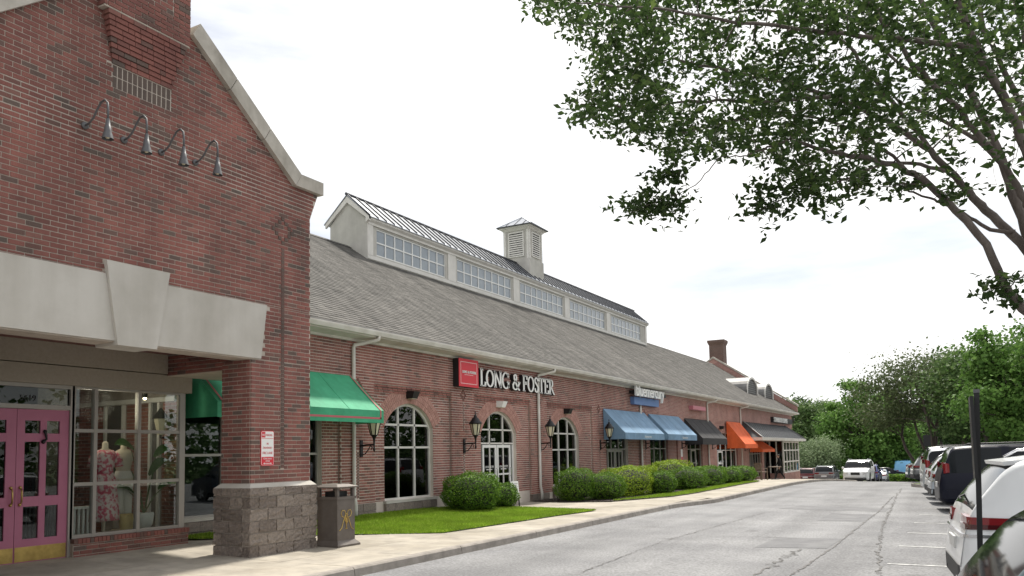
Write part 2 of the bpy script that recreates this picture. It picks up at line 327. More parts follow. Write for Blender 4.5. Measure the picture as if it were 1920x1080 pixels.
# ---------------------------------------------------------------- terrain
def sstep(a, b, t): t = min(1, max(0, (t - a) / (b - a))); return t * t * (3 - 2 * t)
def fall(y):
    if y < 38: return 0.
    if y < 58: return .0012 * (y - 38) ** 2
    if y < 130: return .48 + (y - 58) * .044
    return .48 + 72 * .044
def walk_z(x, y): return .055 * min(3.2, max(0, -10.3 - x)) * (1 - sstep(17, 24, y)) - .02 * sstep(20, 26, y) * min(1, max(0, -10.3 - x)) - fall(y)
def lot_z(x, y): return -.13 - .012 * min(9, max(0, x + 7.9)) - fall(y)
def sheet(name, xs, ys, zf, m, parent=None, kind=None):
    X, Y = np.meshgrid(xs, ys); Z = np.vectorize(zf)(X, Y); v = np.stack([X, Y, Z], -1).reshape(-1, 3); nx, ny = len(xs), len(ys)
    i = (np.arange(ny - 1)[:, None] * nx + np.arange(nx - 1)[None]).ravel(); f = np.stack([i, i + 1, i + nx + 1, i + nx], 1)
    return npmesh(name, v, f, np.full(len(f), .5), m, parent, kind)
def polysheet(outer, zf, step=.5):      # irregular flat-ish sheet cut from a grid: tessellate then subdivide
    b = fill(outer, [], lambda x, y: (x, y, 0)); bm = bmesh.new(); me = b.mesh('t'); bm.from_mesh(me)
    for _ in range(6):
        es = [e for e in bm.edges if e.calc_length() > step * 2.2]
        if not es: break
        bmesh.ops.subdivide_edges(bm, edges=es, cuts=1); bmesh.ops.triangulate(bm, faces=bm.faces)
    for v in bm.verts: v.co.z = zf(v.co.x, v.co.y)
    o = MB(); bm.verts.ensure_lookup_table(); o.v = [tuple(v.co) for v in bm.verts]; o.f = [tuple(v.index for v in f.verts) for f in bm.faces]; o.r = [.5] * len(o.f); bm.free()
    return o
ys = np.concatenate([np.arange(-60, 30, 6), np.arange(30, 80, 2), np.arange(80, 140, 6), [160, 220, 400, 900, 1800]])
tag(sheet('ground', np.concatenate([[-1500, -400, -150], np.arange(-60, -16, 6), np.arange(-16, 20, 2.), [30, 60, 150, 400, 1500]]), ys, lambda x, y: (-.34 if x > -8.2 else -.2 if x > -30 else -.25) - fall(y), 'ground'), kind='structure')
KX = -7.9
def kerb_x(y): return KX + .55 * sstep(24, 27.5, y)
lot = sheet('parking_lot', np.concatenate([np.arange(-8.2, 8.1, .9), [12, 20, 30, 45]]), np.concatenate([np.arange(-40, 4, 4), np.arange(4, 60, 1.), np.arange(60, 140, 4)]), lot_z, 'asphalt', kind='structure')
far_lot = sheet('rear_parking_lot', [-45, -30, -20, -14, -8.203], np.concatenate([np.arange(76, 92, 2), np.arange(92, 141, 6)]), lambda x, y: lot_z(-7.9, y), 'asphalt', kind='structure')
# asphalt repairs, cracks and stall lines are thin sheets on the lot
def strip(pts, w, zf, lift):
    b = MB(); p = [Vector((x, y, 0)) for x, y in pts]
    for i in range(len(p) - 1):
        d = (p[i + 1] - p[i]).normalized(); n = Vector((-d.y, d.x, 0)); w0, w1 = (w[i], w[i + 1]) if hasattr(w, '__len__') else (w, w)
        q = [p[i] - n * w0 / 2, p[i + 1] - n * w1 / 2, p[i + 1] + n * w1 / 2, p[i] + n * w0 / 2]; b.face([(a.x, a.y, zf(a.x, a.y) + lift) for a in q])
    return b
def crackline(pix, jit, w, n=40):
    pts = [onz(p, -.2) for p in pix]; out = []; ws = []
    for i in range(len(pts) - 1):
        for k in range(n): t = k / n; q = pts[i].lerp(pts[i + 1], t); out.append((q.x + random.gauss(0, jit), q.y)); ws.append(w * random.uniform(.15, 1.5))
    strip(out, ws, lot_z, .008).build('asphalt_crack', 'crack', lot, recalc=False)
crackline([(1650, 1085), (1648, 1030), (1655, 985), (1672, 950), (1690, 915)], .03, .036)
crackline([(1480, 1082), (1560, 1028), (1615, 985), (1650, 957), (1676, 930)], .012, .035)
crackline([(1090, 1078), (1240, 1020), (1360, 985), (1440, 962)], .02, .018)
crackline([(1410, 1082), (1470, 1050), (1500, 1030)], .05, .04, 20)
crackline([(1330, 1010), (1420, 1008), (1500, 1012)], .01, .02, 16); crackline([(1600, 1022), (1660, 1026)], .02, .02, 14)
for px in ([(1415, 1028), (1550, 1029), (1578, 1011), (1460, 1009)], [(1530, 978), (1620, 978), (1640, 965), (1560, 963)], [(1460, 956), (1660, 960), (1668, 953), (1500, 950)]):
    c = [onz(p, -.2) for p in px]; polysheet([(a.x, a.y) for a in c], lambda x, y: lot_z(x, y) + .004, .8).build('asphalt_patch', 'asphalt_patch', lot)
for i in range(14):
    y = 8.9 + 2.55 * i
    if i == 8: continue
    strip([(-1.15, y), (1, y + .12), (4.2, y + .35)], .10, lot_z, .006).build('stall_line', 'paint_white', lot, recalc=False)

# sidewalk slabs
walk_base = MB()
sw = sheet('sidewalk', np.arange(-14.4, -7.9, .6), np.concatenate([np.arange(-12, 62, 1.), np.arange(62, 80, 2)]), lambda x, y: walk_z(x, y) - .05, 'earth', kind='structure')
lawn1 = [(-12.72, 10.5), (-12.05, 11.35), (-11.25, 12.75), (-10.4, 13.55), (-9.55, 14.2), (-9.42, 16.5), (-9.25, 19), (-9.0, 20.95), (-10.2, 21.25), (-11.5, 21.3), (-13.1, 21.35), (-13.1, 10.5)]
bed = [(-13.1, 24.75), (-11.0, 24.75), (-10.2, 24.9), (-9.1, 27.9), (-8.95, 30), (-9.05, 36), (-9.15, 42.5), (-10.4, 43.4), (-13.1, 43.6)]
def inpoly(x, y, P):
    c = False
    for i in range(len(P)):
        (x0, y0), (x1, y1) = P[i - 1], P[i]
        if (y0 > y) != (y1 > y) and x < (x1 - x0) * (y - y0) / (y1 - y0) + x0: c = not c
    return c
def clip(poly, a, b):      # keep left side of a->b (2D)
    out = []; s = lambda p: (b[0] - a[0]) * (p[1] - a[1]) - (b[1] - a[1]) * (p[0] - a[0])
    for i in range(len(poly)):
        p, q = poly[i - 1], poly[i]; sp, sq = s(p), s(q)
        if (sp >= 0) != (sq >= 0): t = sp / (sp - sq); out.append((p[0] + (q[0] - p[0]) * t, p[1] + (q[1] - p[1]) * t))
        if sq >= 0: out.append(q)
    return out
def slab(poly):
    if len(poly) < 3: return
    c = (sum(p[0] for p in poly) / len(poly), sum(p[1] for p in poly) / len(poly)); b = MB(); g = .006
    P = [(p[0] + (c[0] - p[0]) * g / max(.3, math.dist(p, c)), p[1] + (c[1] - p[1]) * g / max(.3, math.dist(p, c))) for p in poly]
    top = [(x, y, walk_z(x, y) + random.uniform(-.001, .002)) for x, y in P]; r = random.random()
    b.face(top, r)
    for i in range(len(P)):
        j = (i + 1) % len(P); b.face([top[i], (P[i][0], P[i][1], top[i][2] - .045), (P[j][0], P[j][1], top[j][2] - .045), top[j]], r)
    b.build('paving_slab', 'concrete', sw)
yrow = -10
while yrow < 76:
    y1 = yrow + 1.5
    near = kerb_x(yrow) - .16
    for (xa, xb) in ((near - 1.4, near), (near - 2.9, near - 1.4), (near - 4.2, near - 2.9), (-14.3, near - 4.2)):
        q = [(xa, yrow), (xb, yrow), (xb, y1), (xa, y1)]
        cen = ((xa + xb) / 2, (yrow + y1) / 2)
        if yrow > 71 and xb > -8.6: pass
        # skip what the lawns cover entirely; the lawns stand a little proud of the slabs elsewhere
        if all(inpoly(px, py, lawn1) for px, py in q) or all(inpoly(px, py, bed) for px, py in q): continue
        slab(q)
    yrow = y1
# kerb stones
kr = thing('kerb', 'pale concrete kerb between shop sidewalk and parking lot', 'kerb', (KX, 20, -.13)); kr['kind'] = 'structure'; del kr['category']
y = -8.
while y < 72:
    y1 = min(y + 1.55 if y > 24 else y + 2.9, 72); b = MB(); n = 4; ring = []; r = random.random()
    for i in range(n + 1):
        t = y + .008 + (y1 - y - .016) * i / n; x = kerb_x(t); zt = walk_z(x, t) + .004; zb = lot_z(x, t) - .1
        ring.append([(x - .155, t, zb), (x + .03, t, zb), (x + .005, t, zt - .025), (x - .02, t, zt), (x - .155, t, zt)])
    for i in range(n):
        for j in range(4): b.face([ring[i][j], ring[i + 1][j], ring[i + 1][j + 1], ring[i][j + 1]], r)
    b.face(ring[0], r); b.face(ring[-1][::-1], r); b.build('kerb_stone', 'kerb', kr); y = y1

# lawns and planting bed
def lawn_z(x, y): return walk_z(x, y) + .02
def grass(name, poly, dens, parent, h=.05):
    xs = [p[0] for p in poly]; ysl = [p[1] for p in poly]; A = (max(xs) - min(xs)) * (max(ysl) - min(ysl)); P = []
    for _ in range(int(A * dens)):
        x, y = random.uniform(min(xs), max(xs)), random.uniform(min(ysl), max(ysl))
        if inpoly(x, y, poly): P.append((x, y, lawn_z(x, y)))
    P = np.array(P); n = len(P); a = rng.uniform(0, 6.28, n); w = rng.uniform(.006, .013, n); hh = h * rng.uniform(.6, 1.3, n); lean = rng.normal(0, .022, (n, 2))
    d = np.stack([np.cos(a) * w, np.sin(a) * w, np.zeros(n)], 1); tip = P + np.concatenate([lean, hh[:, None]], 1)
    v = np.stack([P - d, P + d, tip], 1).reshape(-1, 3)
    return npmesh(name, v, np.arange(3 * n).reshape(n, 3), rng.random(n), 'grass', parent, 'stuff')
polysheet(lawn1, lawn_z, .5).build('lawn_soil', 'ground', None, kind='structure')
tag(grass('lawn', lawn1, 2600, None), 'bright mown lawn between sidewalk and brick wall by the trash bin', 'grass')
polysheet(bed, lambda x, y: walk_z(x, y) + .025, .5).build('mulch_bed', 'mulch', None, kind='structure')
strip2 = [(-10.25, 25.1), (-9.15, 27.9), (-9.0, 30), (-9.1, 36), (-9.2, 42.4), (-9.75, 42.4), (-9.7, 36), (-9.75, 30), (-10.0, 27.6)]
tag(grass('grass_strip', strip2, 1500, None, .06), 'narrow grass strip in front of the clipped hedges', 'grass')
n = 2600; P = []
for _ in range(n * 3):
    x, y = random.uniform(-13, -9.5), random.uniform(24.8, 33)
    if inpoly(x, y, bed) and len(P) < n: P.append((x, y, walk_z(x, y) + .03))
for _ in range(900): x, y = random.uniform(-13, -11.6), random.uniform(18.4, 21.3); P.append((x, y, walk_z(x, y) + .035))
leafmesh('bark_chips', np.array(P), np.full(len(P), .06), rng.random(len(P)), 'mulch', None, 'stuff', .45)
tag(bpy.data.objects['bark_chips'], 'dark bark mulch scattered under the hedges')

# ================================================================ brick laying
CH, CL, JT = .0715, .2145, .0135
class Bricks:
    def __init__(s): s.b = []
    def add(s, p8, r):
        s.b.append((p8, r))
    def lay(s, axis, face, u0, u1, z0, z1, keep=None, depth=.03, cuts=(), phase=0, sgn=1, pal=(0, 1)):
        """running bond in the plane axis=face; u runs along the wall; cuts = rectangles (ua,ub,za,zb) left open"""
        k0 = int(math.floor(z0 / CH)); z = k0 * CH
        row = k0
        while z < z1 - .01:
            za, zb = max(z, z0) + JT / 2, min(z + CH, z1) - JT / 2
            if zb - za > .012:
                off = (row % 2) * CL / 2 + phase; k = math.floor((u0 - off) / CL); u = k * CL + off
                while u < u1:
                    a, b = max(u, u0) + JT / 2, min(u + CL, u1) - JT / 2
                    segs = [(a, b)]
                    for (ua, ub, ca, cb) in cuts:
                        if za + .02 < cb and zb - .02 > ca:
                            ns = []
                            for (p, q) in segs:
                                if q <= ua or p >= ub: ns.append((p, q)); continue
                                if p < ua: ns.append((p, ua - JT / 2))
                                if q > ub: ns.append((ub + JT / 2, q))
                            segs = ns
                    for (p, q) in segs:
                        if q - p < .025: continue
                        if keep and not keep((p + q) / 2, (za + zb) / 2): continue
                        j = random.uniform(-.0015, .002); f = face + sgn * j; bk = face - sgn * depth
                        r = pal[0] + (pal[1] - pal[0]) * random.random()
                        if axis == 'x': p8 = [(bk, p, za), (f, p, za), (f, q, za), (bk, q, za), (bk, p, zb), (f, p, zb), (f, q, zb), (bk, q, zb)]
                        else: p8 = [(p, f, za), (q, f, za), (q, bk, za), (p, bk, za), (p, f, zb), (q, f, zb), (q, bk, zb), (p, bk, zb)]
                        s.b.append((p8, r))
                    u += CL
            z += CH; row += 1
    def emit(s, m, parent, single=300, name='brick', rest='brick_field'):
        def score(e):
            c = Vector(e[0][0]) + (Vector(e[0][6]) - Vector(e[0][0])) / 2; q = proj(c)
            vis = q and -10 < q[0] < 1930 and -10 < q[1] < 1090
            e2 = (Vector(e[0][6]) - Vector(e[0][0])).length
            return (0 if vis and e2 > .17 else 1, (c - EYE).length)
        s.b.sort(key=score)
        for p8, r in s.b[:single]: b = MB(); b.hexa(p8, r); b.build(name, m, parent)
        if len(s.b) > single:
            b = MB()
            for p8, r in s.b[single:]: b.hexa(p8, r)
            b.build(rest, m, parent, kind='stuff')
def arch_poly(yc, hw, zb, zs, zt, n=14):
    R = (hw * hw + (zt - zs) ** 2) / (2 * (zt - zs)); cz = zt - R; a = math.asin(min(1, hw / R)) if zs >= cz else math.pi - math.asin(min(1, hw / R))
    return [(yc - hw, zb), (yc + hw, zb)] + [(yc + R * math.sin(t), cz + R * math.cos(t)) for t in [a - 2 * a * i / n for i in range(n + 1)]], R, cz, a
# polygon-clipped bricks for sloping edges
def lay_clipped(bk, face, u0, u1, z0, z1, lines, depth=.03, phase=0):
    row = int(math.floor(z0 / CH)); z = row * CH
    while z < z1 - .01:
        za, zb = max(z, z0) + JT / 2, min(z + CH, z1) - JT / 2
        if zb - za > .012:
            off = (row % 2) * CL / 2 + phase; u = math.floor((u0 - off) / CL) * CL + off
            while u < u1:
                a, b = max(u, u0) + JT / 2, min(u + CL, u1) - JT / 2
                if b - a > .02:
                    P = [(a, za), (b, za), (b, zb), (a, zb)]
                    for (l0, l1) in lines: P = clip(P, l0, l1) if P else P
                    if len(P) >= 3:
                        ar = abs(sum(P[i - 1][0] * P[i][1] - P[i][0] * P[i - 1][1] for i in range(len(P)))) / 2
                        if ar > .0008:
                            r = random.random()
                            if len(P) == 4 and abs(ar - (b - a) * (zb - za)) < 1e-6:
                                f = face + random.uniform(-.0015, .002)
                                bk.b.append(([(face - depth, a, za), (f, a, za), (f, b, za), (face - depth, b, za), (face - depth, a, zb), (f, a, zb), (f, b, zb), (face - depth, b, zb)], r))
                            else: bk.extra.prism([(face - depth, p, q) for p, q in P], (depth, 0, 0), r)
                u += CL
        z += CH; row += 1

# ================================================================ GABLED SHOP (near left)
XG = -10.3; GC = 7.57
gs = thing('gabled_shop', 'red brick gabled shop front with stone lintel and pink double doors', 'building', (XG, GC, 0))
shoulder = 6.5; SL = .79
out = [(3.83 + .24, 3.28), (11.07, 3.28), (11.07, 6.0), (11.27, 6.48), (10.72, 6.48), (8.38, 8.33), (8.38, 11.2), (6.78, 11.2), (6.78, 8.33), (4.42, 6.48), (3.87, 6.48), (4.07, 6.0)]
wallm = MB(); wallm.prism([(XG - .007, a, b) for a, b in out], (-.4, 0, 0))
gw = wallm.build('front_wall', 'mortar', gs)
B = Bricks(); B.extra = MB()
lint = [(5.15, 3.3), (9.86, 3.3), (9.99, 4.23), (5.02, 4.23)]
def not_lintel(u, z): return not (3.29 < z < 4.22 and 5.05 < u < 9.9 + (z - 3.3) * .09)
cut_vent = (7.05, 8.04, 6.93, 7.27)
B.lay('x', XG, 4.07, 11.07, 3.28, 4.25, keep=not_lintel)
B.lay('x', XG, 4.07, 11.07, 4.25, 6.0, keep=lambda u, z: not (4.2 < z < 4.42 and 7.0 < u < 8.0))
for i in range(7):
    B.lay('x', XG, 4.07 - .03 * i, 11.07 + .03 * i, 6.0 + i * CH - .0, 6.0 + (i + 1) * CH)
LR = ((11.07, 6.48 - .37 * SL), (8.38, 8.33)); LL = ((6.78, 8.33), (4.07, 6.48 - .37 * SL))
class _c: pass
lay_rows = Bricks(); lay_rows.extra = MB()
lay_clipped(B, XG, 4.3, 10.8, 6.5, 8.33, [((10.70, 6.49), (8.36, 8.34)), ((6.80, 8.34), (4.44, 6.49))])
B.b = [e for e in B.b if not (7.05 - .02 < (e[0][0][1] + e[0][2][1]) / 2 < 8.04 + .02 and 6.92 < (e[0][0][2] + e[0][4][2]) / 2 < 7.28)]
B.lay('x', XG, 6.84, 7.05, 6.93, 7.27); B.lay('x', XG, 8.04, 8.25, 6.93, 7.27)
# dark soldier bricks of the vent panel
for i in range(12):
    for k in range(2):
        a = 7.06 + i * .0815; z = 6.94 + k * .168
        B.add([(XG - .03, a + .006, z), (XG - .004, a + .006, z), (XG - .004, a + .07, z), (XG - .03, a + .07, z), (XG - .03, a + .006, z + .155), (XG - .004, a + .006, z + .155), (XG - .004, a + .07, z + .155), (XG - .03, a + .07, z + .155)], .9)
# stepped corbel courses under the chimney
cb = MB()
for i in range(10):
    t = i / 9; z = 7.275 + i * CH; h = .50 + .16 * t; px = .012 + .0145 * i
    k = 7.545
    u = k - h
    while u < k + h - .03:
        e = min(u + (.2 if random.random() < .75 else .1), k + h); cb.box(XG - .02, XG + px, u + .004, e - .004, z + .006, z + CH - .004, random.random()); u = e
cb.build('corbel', 'brick', gs)
# chimney stack rising from the corbel
chm = MB(); chm.box(XG - 1.1, XG + .145, 6.82, 8.25, 7.275 + 10 * CH, 11.2); ch = chm.build('chimney', 'mortar', gs)
CB = Bricks(); CB.lay('x', XG + .157, 6.81, 8.26, 7.99, 11.2, cuts=[(7.13, 7.95, 8.36, 11.3)]); CB.lay('x', XG + .151, 7.13, 7.95, 8.36, 11.2, depth=.01)
CB.lay('y', 6.81, XG - .4, XG + .157, 7.99, 11.2, sgn=-1); CB.emit('brick', ch, 60)
# cross motif and groove of dark headers in the right pier
class DK:
    def box(s, *a): MB().box(*a).build('brick', 'brick', gs)
dk = DK()
for i, w in enumerate((0, 1, 2, 3, 2, 1, 0)):
    z = 5.62 - 3.5 * CH + i * CH
    for k in range(-w, w + 1, 1):
        if abs(k) == w or w == 0: u = 10.38 + k * .075; dk.box(XG - .02, XG + .012, u - .034, u + .034, z + .006, z + CH - .005, .9)
z = 1.45
while z < 5.3: dk.box(XG - .02, XG + .006, 10.345, 10.415, z + .005, z + CH - .005, random.uniform(.86, .93)); z += CH
# copings
def coping(pts, name='coping_stone'):
    b = MB(); b.prism([(XG + .09, a, c) for a, c in pts], (-.6, 0, 0)); b.build(name, 'coping', gs)
coping([(10.62, 6.50), (11.33, 6.50), (11.33, 6.74), (10.76, 6.74)]); coping([(4.52, 6.50), (3.81, 6.50), (3.81, 6.74), (4.38, 6.74)])
def slope_cop(y0, y1, s):
    f = lambda y: 6.50 + (10.62 - y) * SL if s > 0 else 6.50 + (y - 4.52) * SL
    coping([(y0, f(y0)), (y1, f(y1)), (y1 + s * .14, f(y1) + .235), (y0 + s * .14, f(y0) + .235)])
for a, c in ((10.615, 9.87), (9.86, 9.12), (9.11, 8.36)): slope_cop(a, c, 1); slope_cop(2 * GC - a, 2 * GC - c, -1)
# pillars with brick shafts and split-face stone bases
def pillar(y0, y1, vis):
    p = MB(); p.box(XG - .69, XG - .007, y0 + .007, y1 - .007, 1.1, 3.278); po = p.build('pillar', 'mortar', gs)
    pb = Bricks()
    g = [(10.34, 10.42, 1.44, 3.28)]
    pb.lay('x', XG, y0, y1, 1.215, 3.28, cuts=g); pb.lay('y', y0, XG - .70, XG - .031, 1.215, 3.28, sgn=-1, phase=.1)
    pb.lay('y', y1, XG - .70, XG - .031, 1.215, 3.28, sgn=1, phase=.1)
    pb.emit('brick', po, 300 if vis else 0)
    core = MB(); core.box(XG - .755, XG + .05, y0 - .065, y1 + .065, -.05, 1.13); sb = core.build('stone_base', 'mortar', gs)
    hC = .2; 
    def block(p8):
        b = MB(); b.hexa(p8, random.random()); me = b.mesh('block'); bm = bmesh.new(); bm.from_mesh(me); bmesh.ops.subdivide_edges(bm, edges=bm.edges, cuts=3, use_grid_fill=True)
        c = sum((v.co for v in bm.verts), Vector()) / len(bm.verts)
        for v in bm.verts: v.co += Vector((random.gauss(0, .007), random.gauss(0, .007), 0))
        bmesh.ops.recalc_face_normals(bm, faces=bm.faces); bm.to_mesh(me); bm.free(); link('stone_block', me, 'stone', sb)
    for k in range(6):
        z0 = k * hC + .007; z1 = (k + 1) * hC - .009 if k < 5 else 1.14; off = .2 if k % 2 else 0.
        edges = [y0 - .09] + [e for e in np.arange(y0 - .09 + .2 + off, y1 + .02, .4)] + [y1 + .09]
        for a, c in zip(edges, edges[1:]): block([(XG - .1, a + .009, z0), (XG + .075, a + .009, z0), (XG + .075, c - .009, z0), (XG - .1, c - .009, z0), (XG - .1, a + .009, z1), (XG + .075, a + .009, z1), (XG + .075, c - .009, z1), (XG - .1, c - .009, z1)])
        ex = [XG - .78] + [e for e in np.arange(XG - .78 + (.2 if k % 2 else .38), XG - .2, .4)] + [XG - .105]
        for a, c in zip(ex, ex[1:]):
            block([(a + .009, y0 - .09, z0), (c - .009, y0 - .09, z0), (c - .009, y0 + .05, z0), (a + .009, y0 + .05, z0), (a + .009, y0 - .09, z1), (c - .009, y0 - .09, z1), (c - .009, y0 + .05, z1), (a + .009, y0 + .05, z1)])
            block([(a + .009, y1 - .05, z0), (c - .009, y1 - .05, z0), (c - .009, y1 + .09, z0), (a + .009, y1 + .09, z0), (a + .009, y1 - .05, z1), (c - .009, y1 - .05, z1), (c - .009, y1 + .09, z1), (a + .009, y1 + .09, z1)])
    led = MB(); a, b_, c, d = XG - .77, XG + .07, y0 - .085, y1 + .085; a2, b2, c2, d2 = XG - .695, XG + .006, y0 - .006, y1 + .006
    led.hexa([(a, c, 1.142), (b_, c, 1.142), (b_, d, 1.142), (a, d, 1.142), (a2, c2, 1.212), (b2, c2, 1.212), (b2, d2, 1.212), (a2, d2, 1.212)]); led.build('ledge', 'limestone', sb)
pillar(9.67, 11.07, True); pillar(4.07, 5.47, False)
B.emit('brick', gw, 300); B.extra.build('cut_bricks', 'brick', gw, kind='stuff')
# stone lintel and keystone
lm = MB(); lm.prism([(XG + .03, a, b) for a, b in [(5.15, 3.3), (7.195, 3.3), (7.0, 4.23), (5.02, 4.23)]], (-.45, 0, 0)); lm.build('lintel', 'limestone', gs)
lm = MB(); lm.prism([(XG + .03, a, b) for a, b in [(7.79, 3.3), (9.86, 3.3), (9.99, 4.23), (7.97, 4.23)]], (-.45, 0, 0)); lm.build('lintel', 'limestone', gs)
km = MB(); km.prism([(XG + .075, a, b) for a, b in [(7.17, 3.24), (7.80, 3.24), (8.01, 4.41), (6.98, 4.41)]], (-.5, 0, 0)); km.build('keystone', 'limestone', gs)
# portico: soffit, beam on the open side, bulkhead
XS = -12.6
FZ = .12
MB().box(XS + .02, XG - .42, 4.1, 9.74, 3.52, 3.60).build('soffit', 'soffit', gs)
bm_ = MB(); bm_.box(XS + .1, XG - .702, 9.762, 11.05, 3.14, 4.2); beam = bm_.build('side_beam', 'mortar', gs)
BB = Bricks(); BB.lay('y', 9.75, XS + .1, XG - .41, 3.13, 3.52, sgn=-1); BB.emit('brick', beam, 60)
MB().box(XS - .12, XS + .10, 4.1, 10.30, 2.86, 3.16).build('bulkhead', 'taupe', gs); MB().box(XS - .12, XS + .14, 4.1, 9.74, 3.175, 3.519).build('bulkhead', 'taupe', gs)
MB().box(XG - 9, XG - .72, 10.45, 11.04, 4.21, 6.0).build('side_wall', 'brick_far', gs)
MB().box(XG - 9, XG - .42, 4.1, 4.3, 0, 6.0).build('side_wall', 'brick_far', gs)
# roof behind the parapet, with its white eave return
rf = MB(); rf.prism([(XG - .41, 11.2, 5.75), (XG - .41, 11.2, 5.85), (XG - .41, GC, 8.1), (XG - .41, 3.94, 5.85), (XG - .41, 3.94, 5.75)], (-9, 0, 0)); rf.build('roof', 'shingle_far', gs)
ev = MB(); ev.prism([(XG - .55, 11.075, 5.42), (XG - .55, 11.36, 5.42), (XG - .55, 11.36, 5.62), (XG - .55, 11.075, 5.92)], (-1.2, 0, 0)); ev.build('eave_return', 'trim', gs)
MB().box(XG - 1.75, XG - .53, 11.362, 11.44, 5.50, 5.62).build('gutter', 'trim', gs)

# storefront glazing: bars from the photograph, panes between them
def yz(px, py, x=XS): q = onx((px, py), x); return q.y, q.z
Yd0 = yz(-75, 900)[0]; Yd1 = yz(29, 900)[0]; Yd2 = yz(127, 900)[0]
cols = [yz(x, 850)[0] for x in (135, 177, 259, 339)]
zb0, zb1, zb2, zb3 = .43, yz(240, 904)[1], yz(240, 809)[1], 2.87
sf = thing('x', None, None, (0, 0, 0)); bpy.data.objects.remove(sf)
sfm = MB(); w = .05
for i, y in enumerate(cols): sfm.box(XS - .06, XS + .03, y - (.03 if i < 3 else .05), y + (.03 if i < 3 else .06), .40, 2.86)
for a, b_ in zip(cols, cols[1:]):
    for z in (zb0 - .0, zb1, zb2, zb3 - .02): sfm.box(XS - .055, XS + .025, a + .031, b_ - (.031 if b_ != cols[-1] else .051), z - .028, z + .028)
sfo = sfm.build('shopfront_frame', 'frame', gs)
for a, b_ in zip(cols, cols[1:]):
    for z0, z1 in ((zb0, zb1), (zb1, zb2), (zb2, zb3)):
        MB().box(XS - .02, XS - .012, a + .02, b_ - .02, z0 + .02, z1 - .02).build('pane', 'glass', sfo)
sill = MB(); sill.box(XS - .1, XS + .11, cols[0] - .02, cols[-1] + .09, -.02, .33); so_ = sill.build('shopfront_base', 'mortar', gs)
SB = Bricks(); SB.lay('x', XS + .122, cols[0] - .02, cols[-1] + .09, .10, .315); SB.lay('y', cols[-1] + .102, XS - .1, XS + .10, .10, .315)
SB.emit('brick', so_, 300)
y = cols[0] - .02
while y < cols[-1] + .08:
    MB().box(XS - .06, XS + .135, y + .004, min(y + .066, cols[-1] + .1), .322, .40, random.random()).build('brick', 'brick', so_); y += .07
# door jambs, transom with street number, pink double doors
dz = yz(80, 768)[1]
jm = MB()
for y in (Yd0 - .04, Yd2 + .035): jm.box(XS - .06, XS + .03, y - .035, y + .035, FZ - .04, 2.86)
jm.box(XS - .06, XS + .03, Yd0 - .004, Yd2 - .001, dz + .006, dz + .075); jm.box(XS - .06, XS + .03, Yd0 - .004, Yd2 - .001, 2.80, 2.859); jo = jm.build('door_frame', 'frame', gs)
MB().box(XS - .02, XS - .012, Yd0, Yd2, dz + .07, 2.81).build('pane', 'glass_dark', jo)
MB().box(XS - .06, XS + .03, 4.3, Yd0 - .08, FZ - .04, 2.86).build('side_panel', 'frame', gs)
def text(s, size, M, m, ext=.004, parent=None, name='lettering', sx=1., align='LEFT', space=1., off=0., split=False):
    cu = bpy.data.curves.new('t', 'FONT'); cu.body = s; cu.size = size; cu.extrude = ext; cu.align_x = align; cu.space_character = space; cu.offset = off; cu.resolution_u = 3
    o = bpy.data.objects.new('t', cu); COL.objects.link(o); me = bpy.data.meshes.new_from_object(o.evaluated_get(bpy.context.evaluated_depsgraph_get()))
    bpy.data.objects.remove(o); bpy.data.curves.remove(cu); me.transform(Matrix.Diagonal((sx, 1, 1, 1))); me.transform(M); me.name = name; me.materials.clear()
    if split:      # one object per letter
        bm = bmesh.new(); bm.from_mesh(me); bmesh.ops.remove_doubles(bm, verts=bm.verts, dist=1e-5); bm.faces.ensure_lookup_table(); seen = set()
        for f in bm.faces:
            if f.index in seen: continue
            st = [f]; isl_ = []; seen.add(f.index)
            while st:
                q = st.pop(); isl_.append(q)
                for e in q.edges:
                    for g in e.link_faces:
                        if g.index not in seen: seen.add(g.index); st.append(g)
            b = MB(); ids = {}
            for q in isl_:
                for v in q.verts:
                    if v.index not in ids: ids[v.index] = len(b.v); b.v.append(tuple(v.co))
                b.f.append(tuple(ids[v.index] for v in q.verts)); b.r.append(.5)
            b.build('letter', m, parent)
        bm.free(); return None
    return link(name, me, m, parent)
FX = Matrix(((0, 0, 1, 0), (1, 0, 0, 0), (0, 1, 0, 0), (0, 0, 0, 1)))      # text lying on a wall that faces +X
def wallM(x, y, z): return Matrix.Translation((x, y, z)) @ FX
text('5619', .13, wallM(XS - .005, Yd1 + .03, dz + .13), 'sign_black', .002, jo, 'street_number')
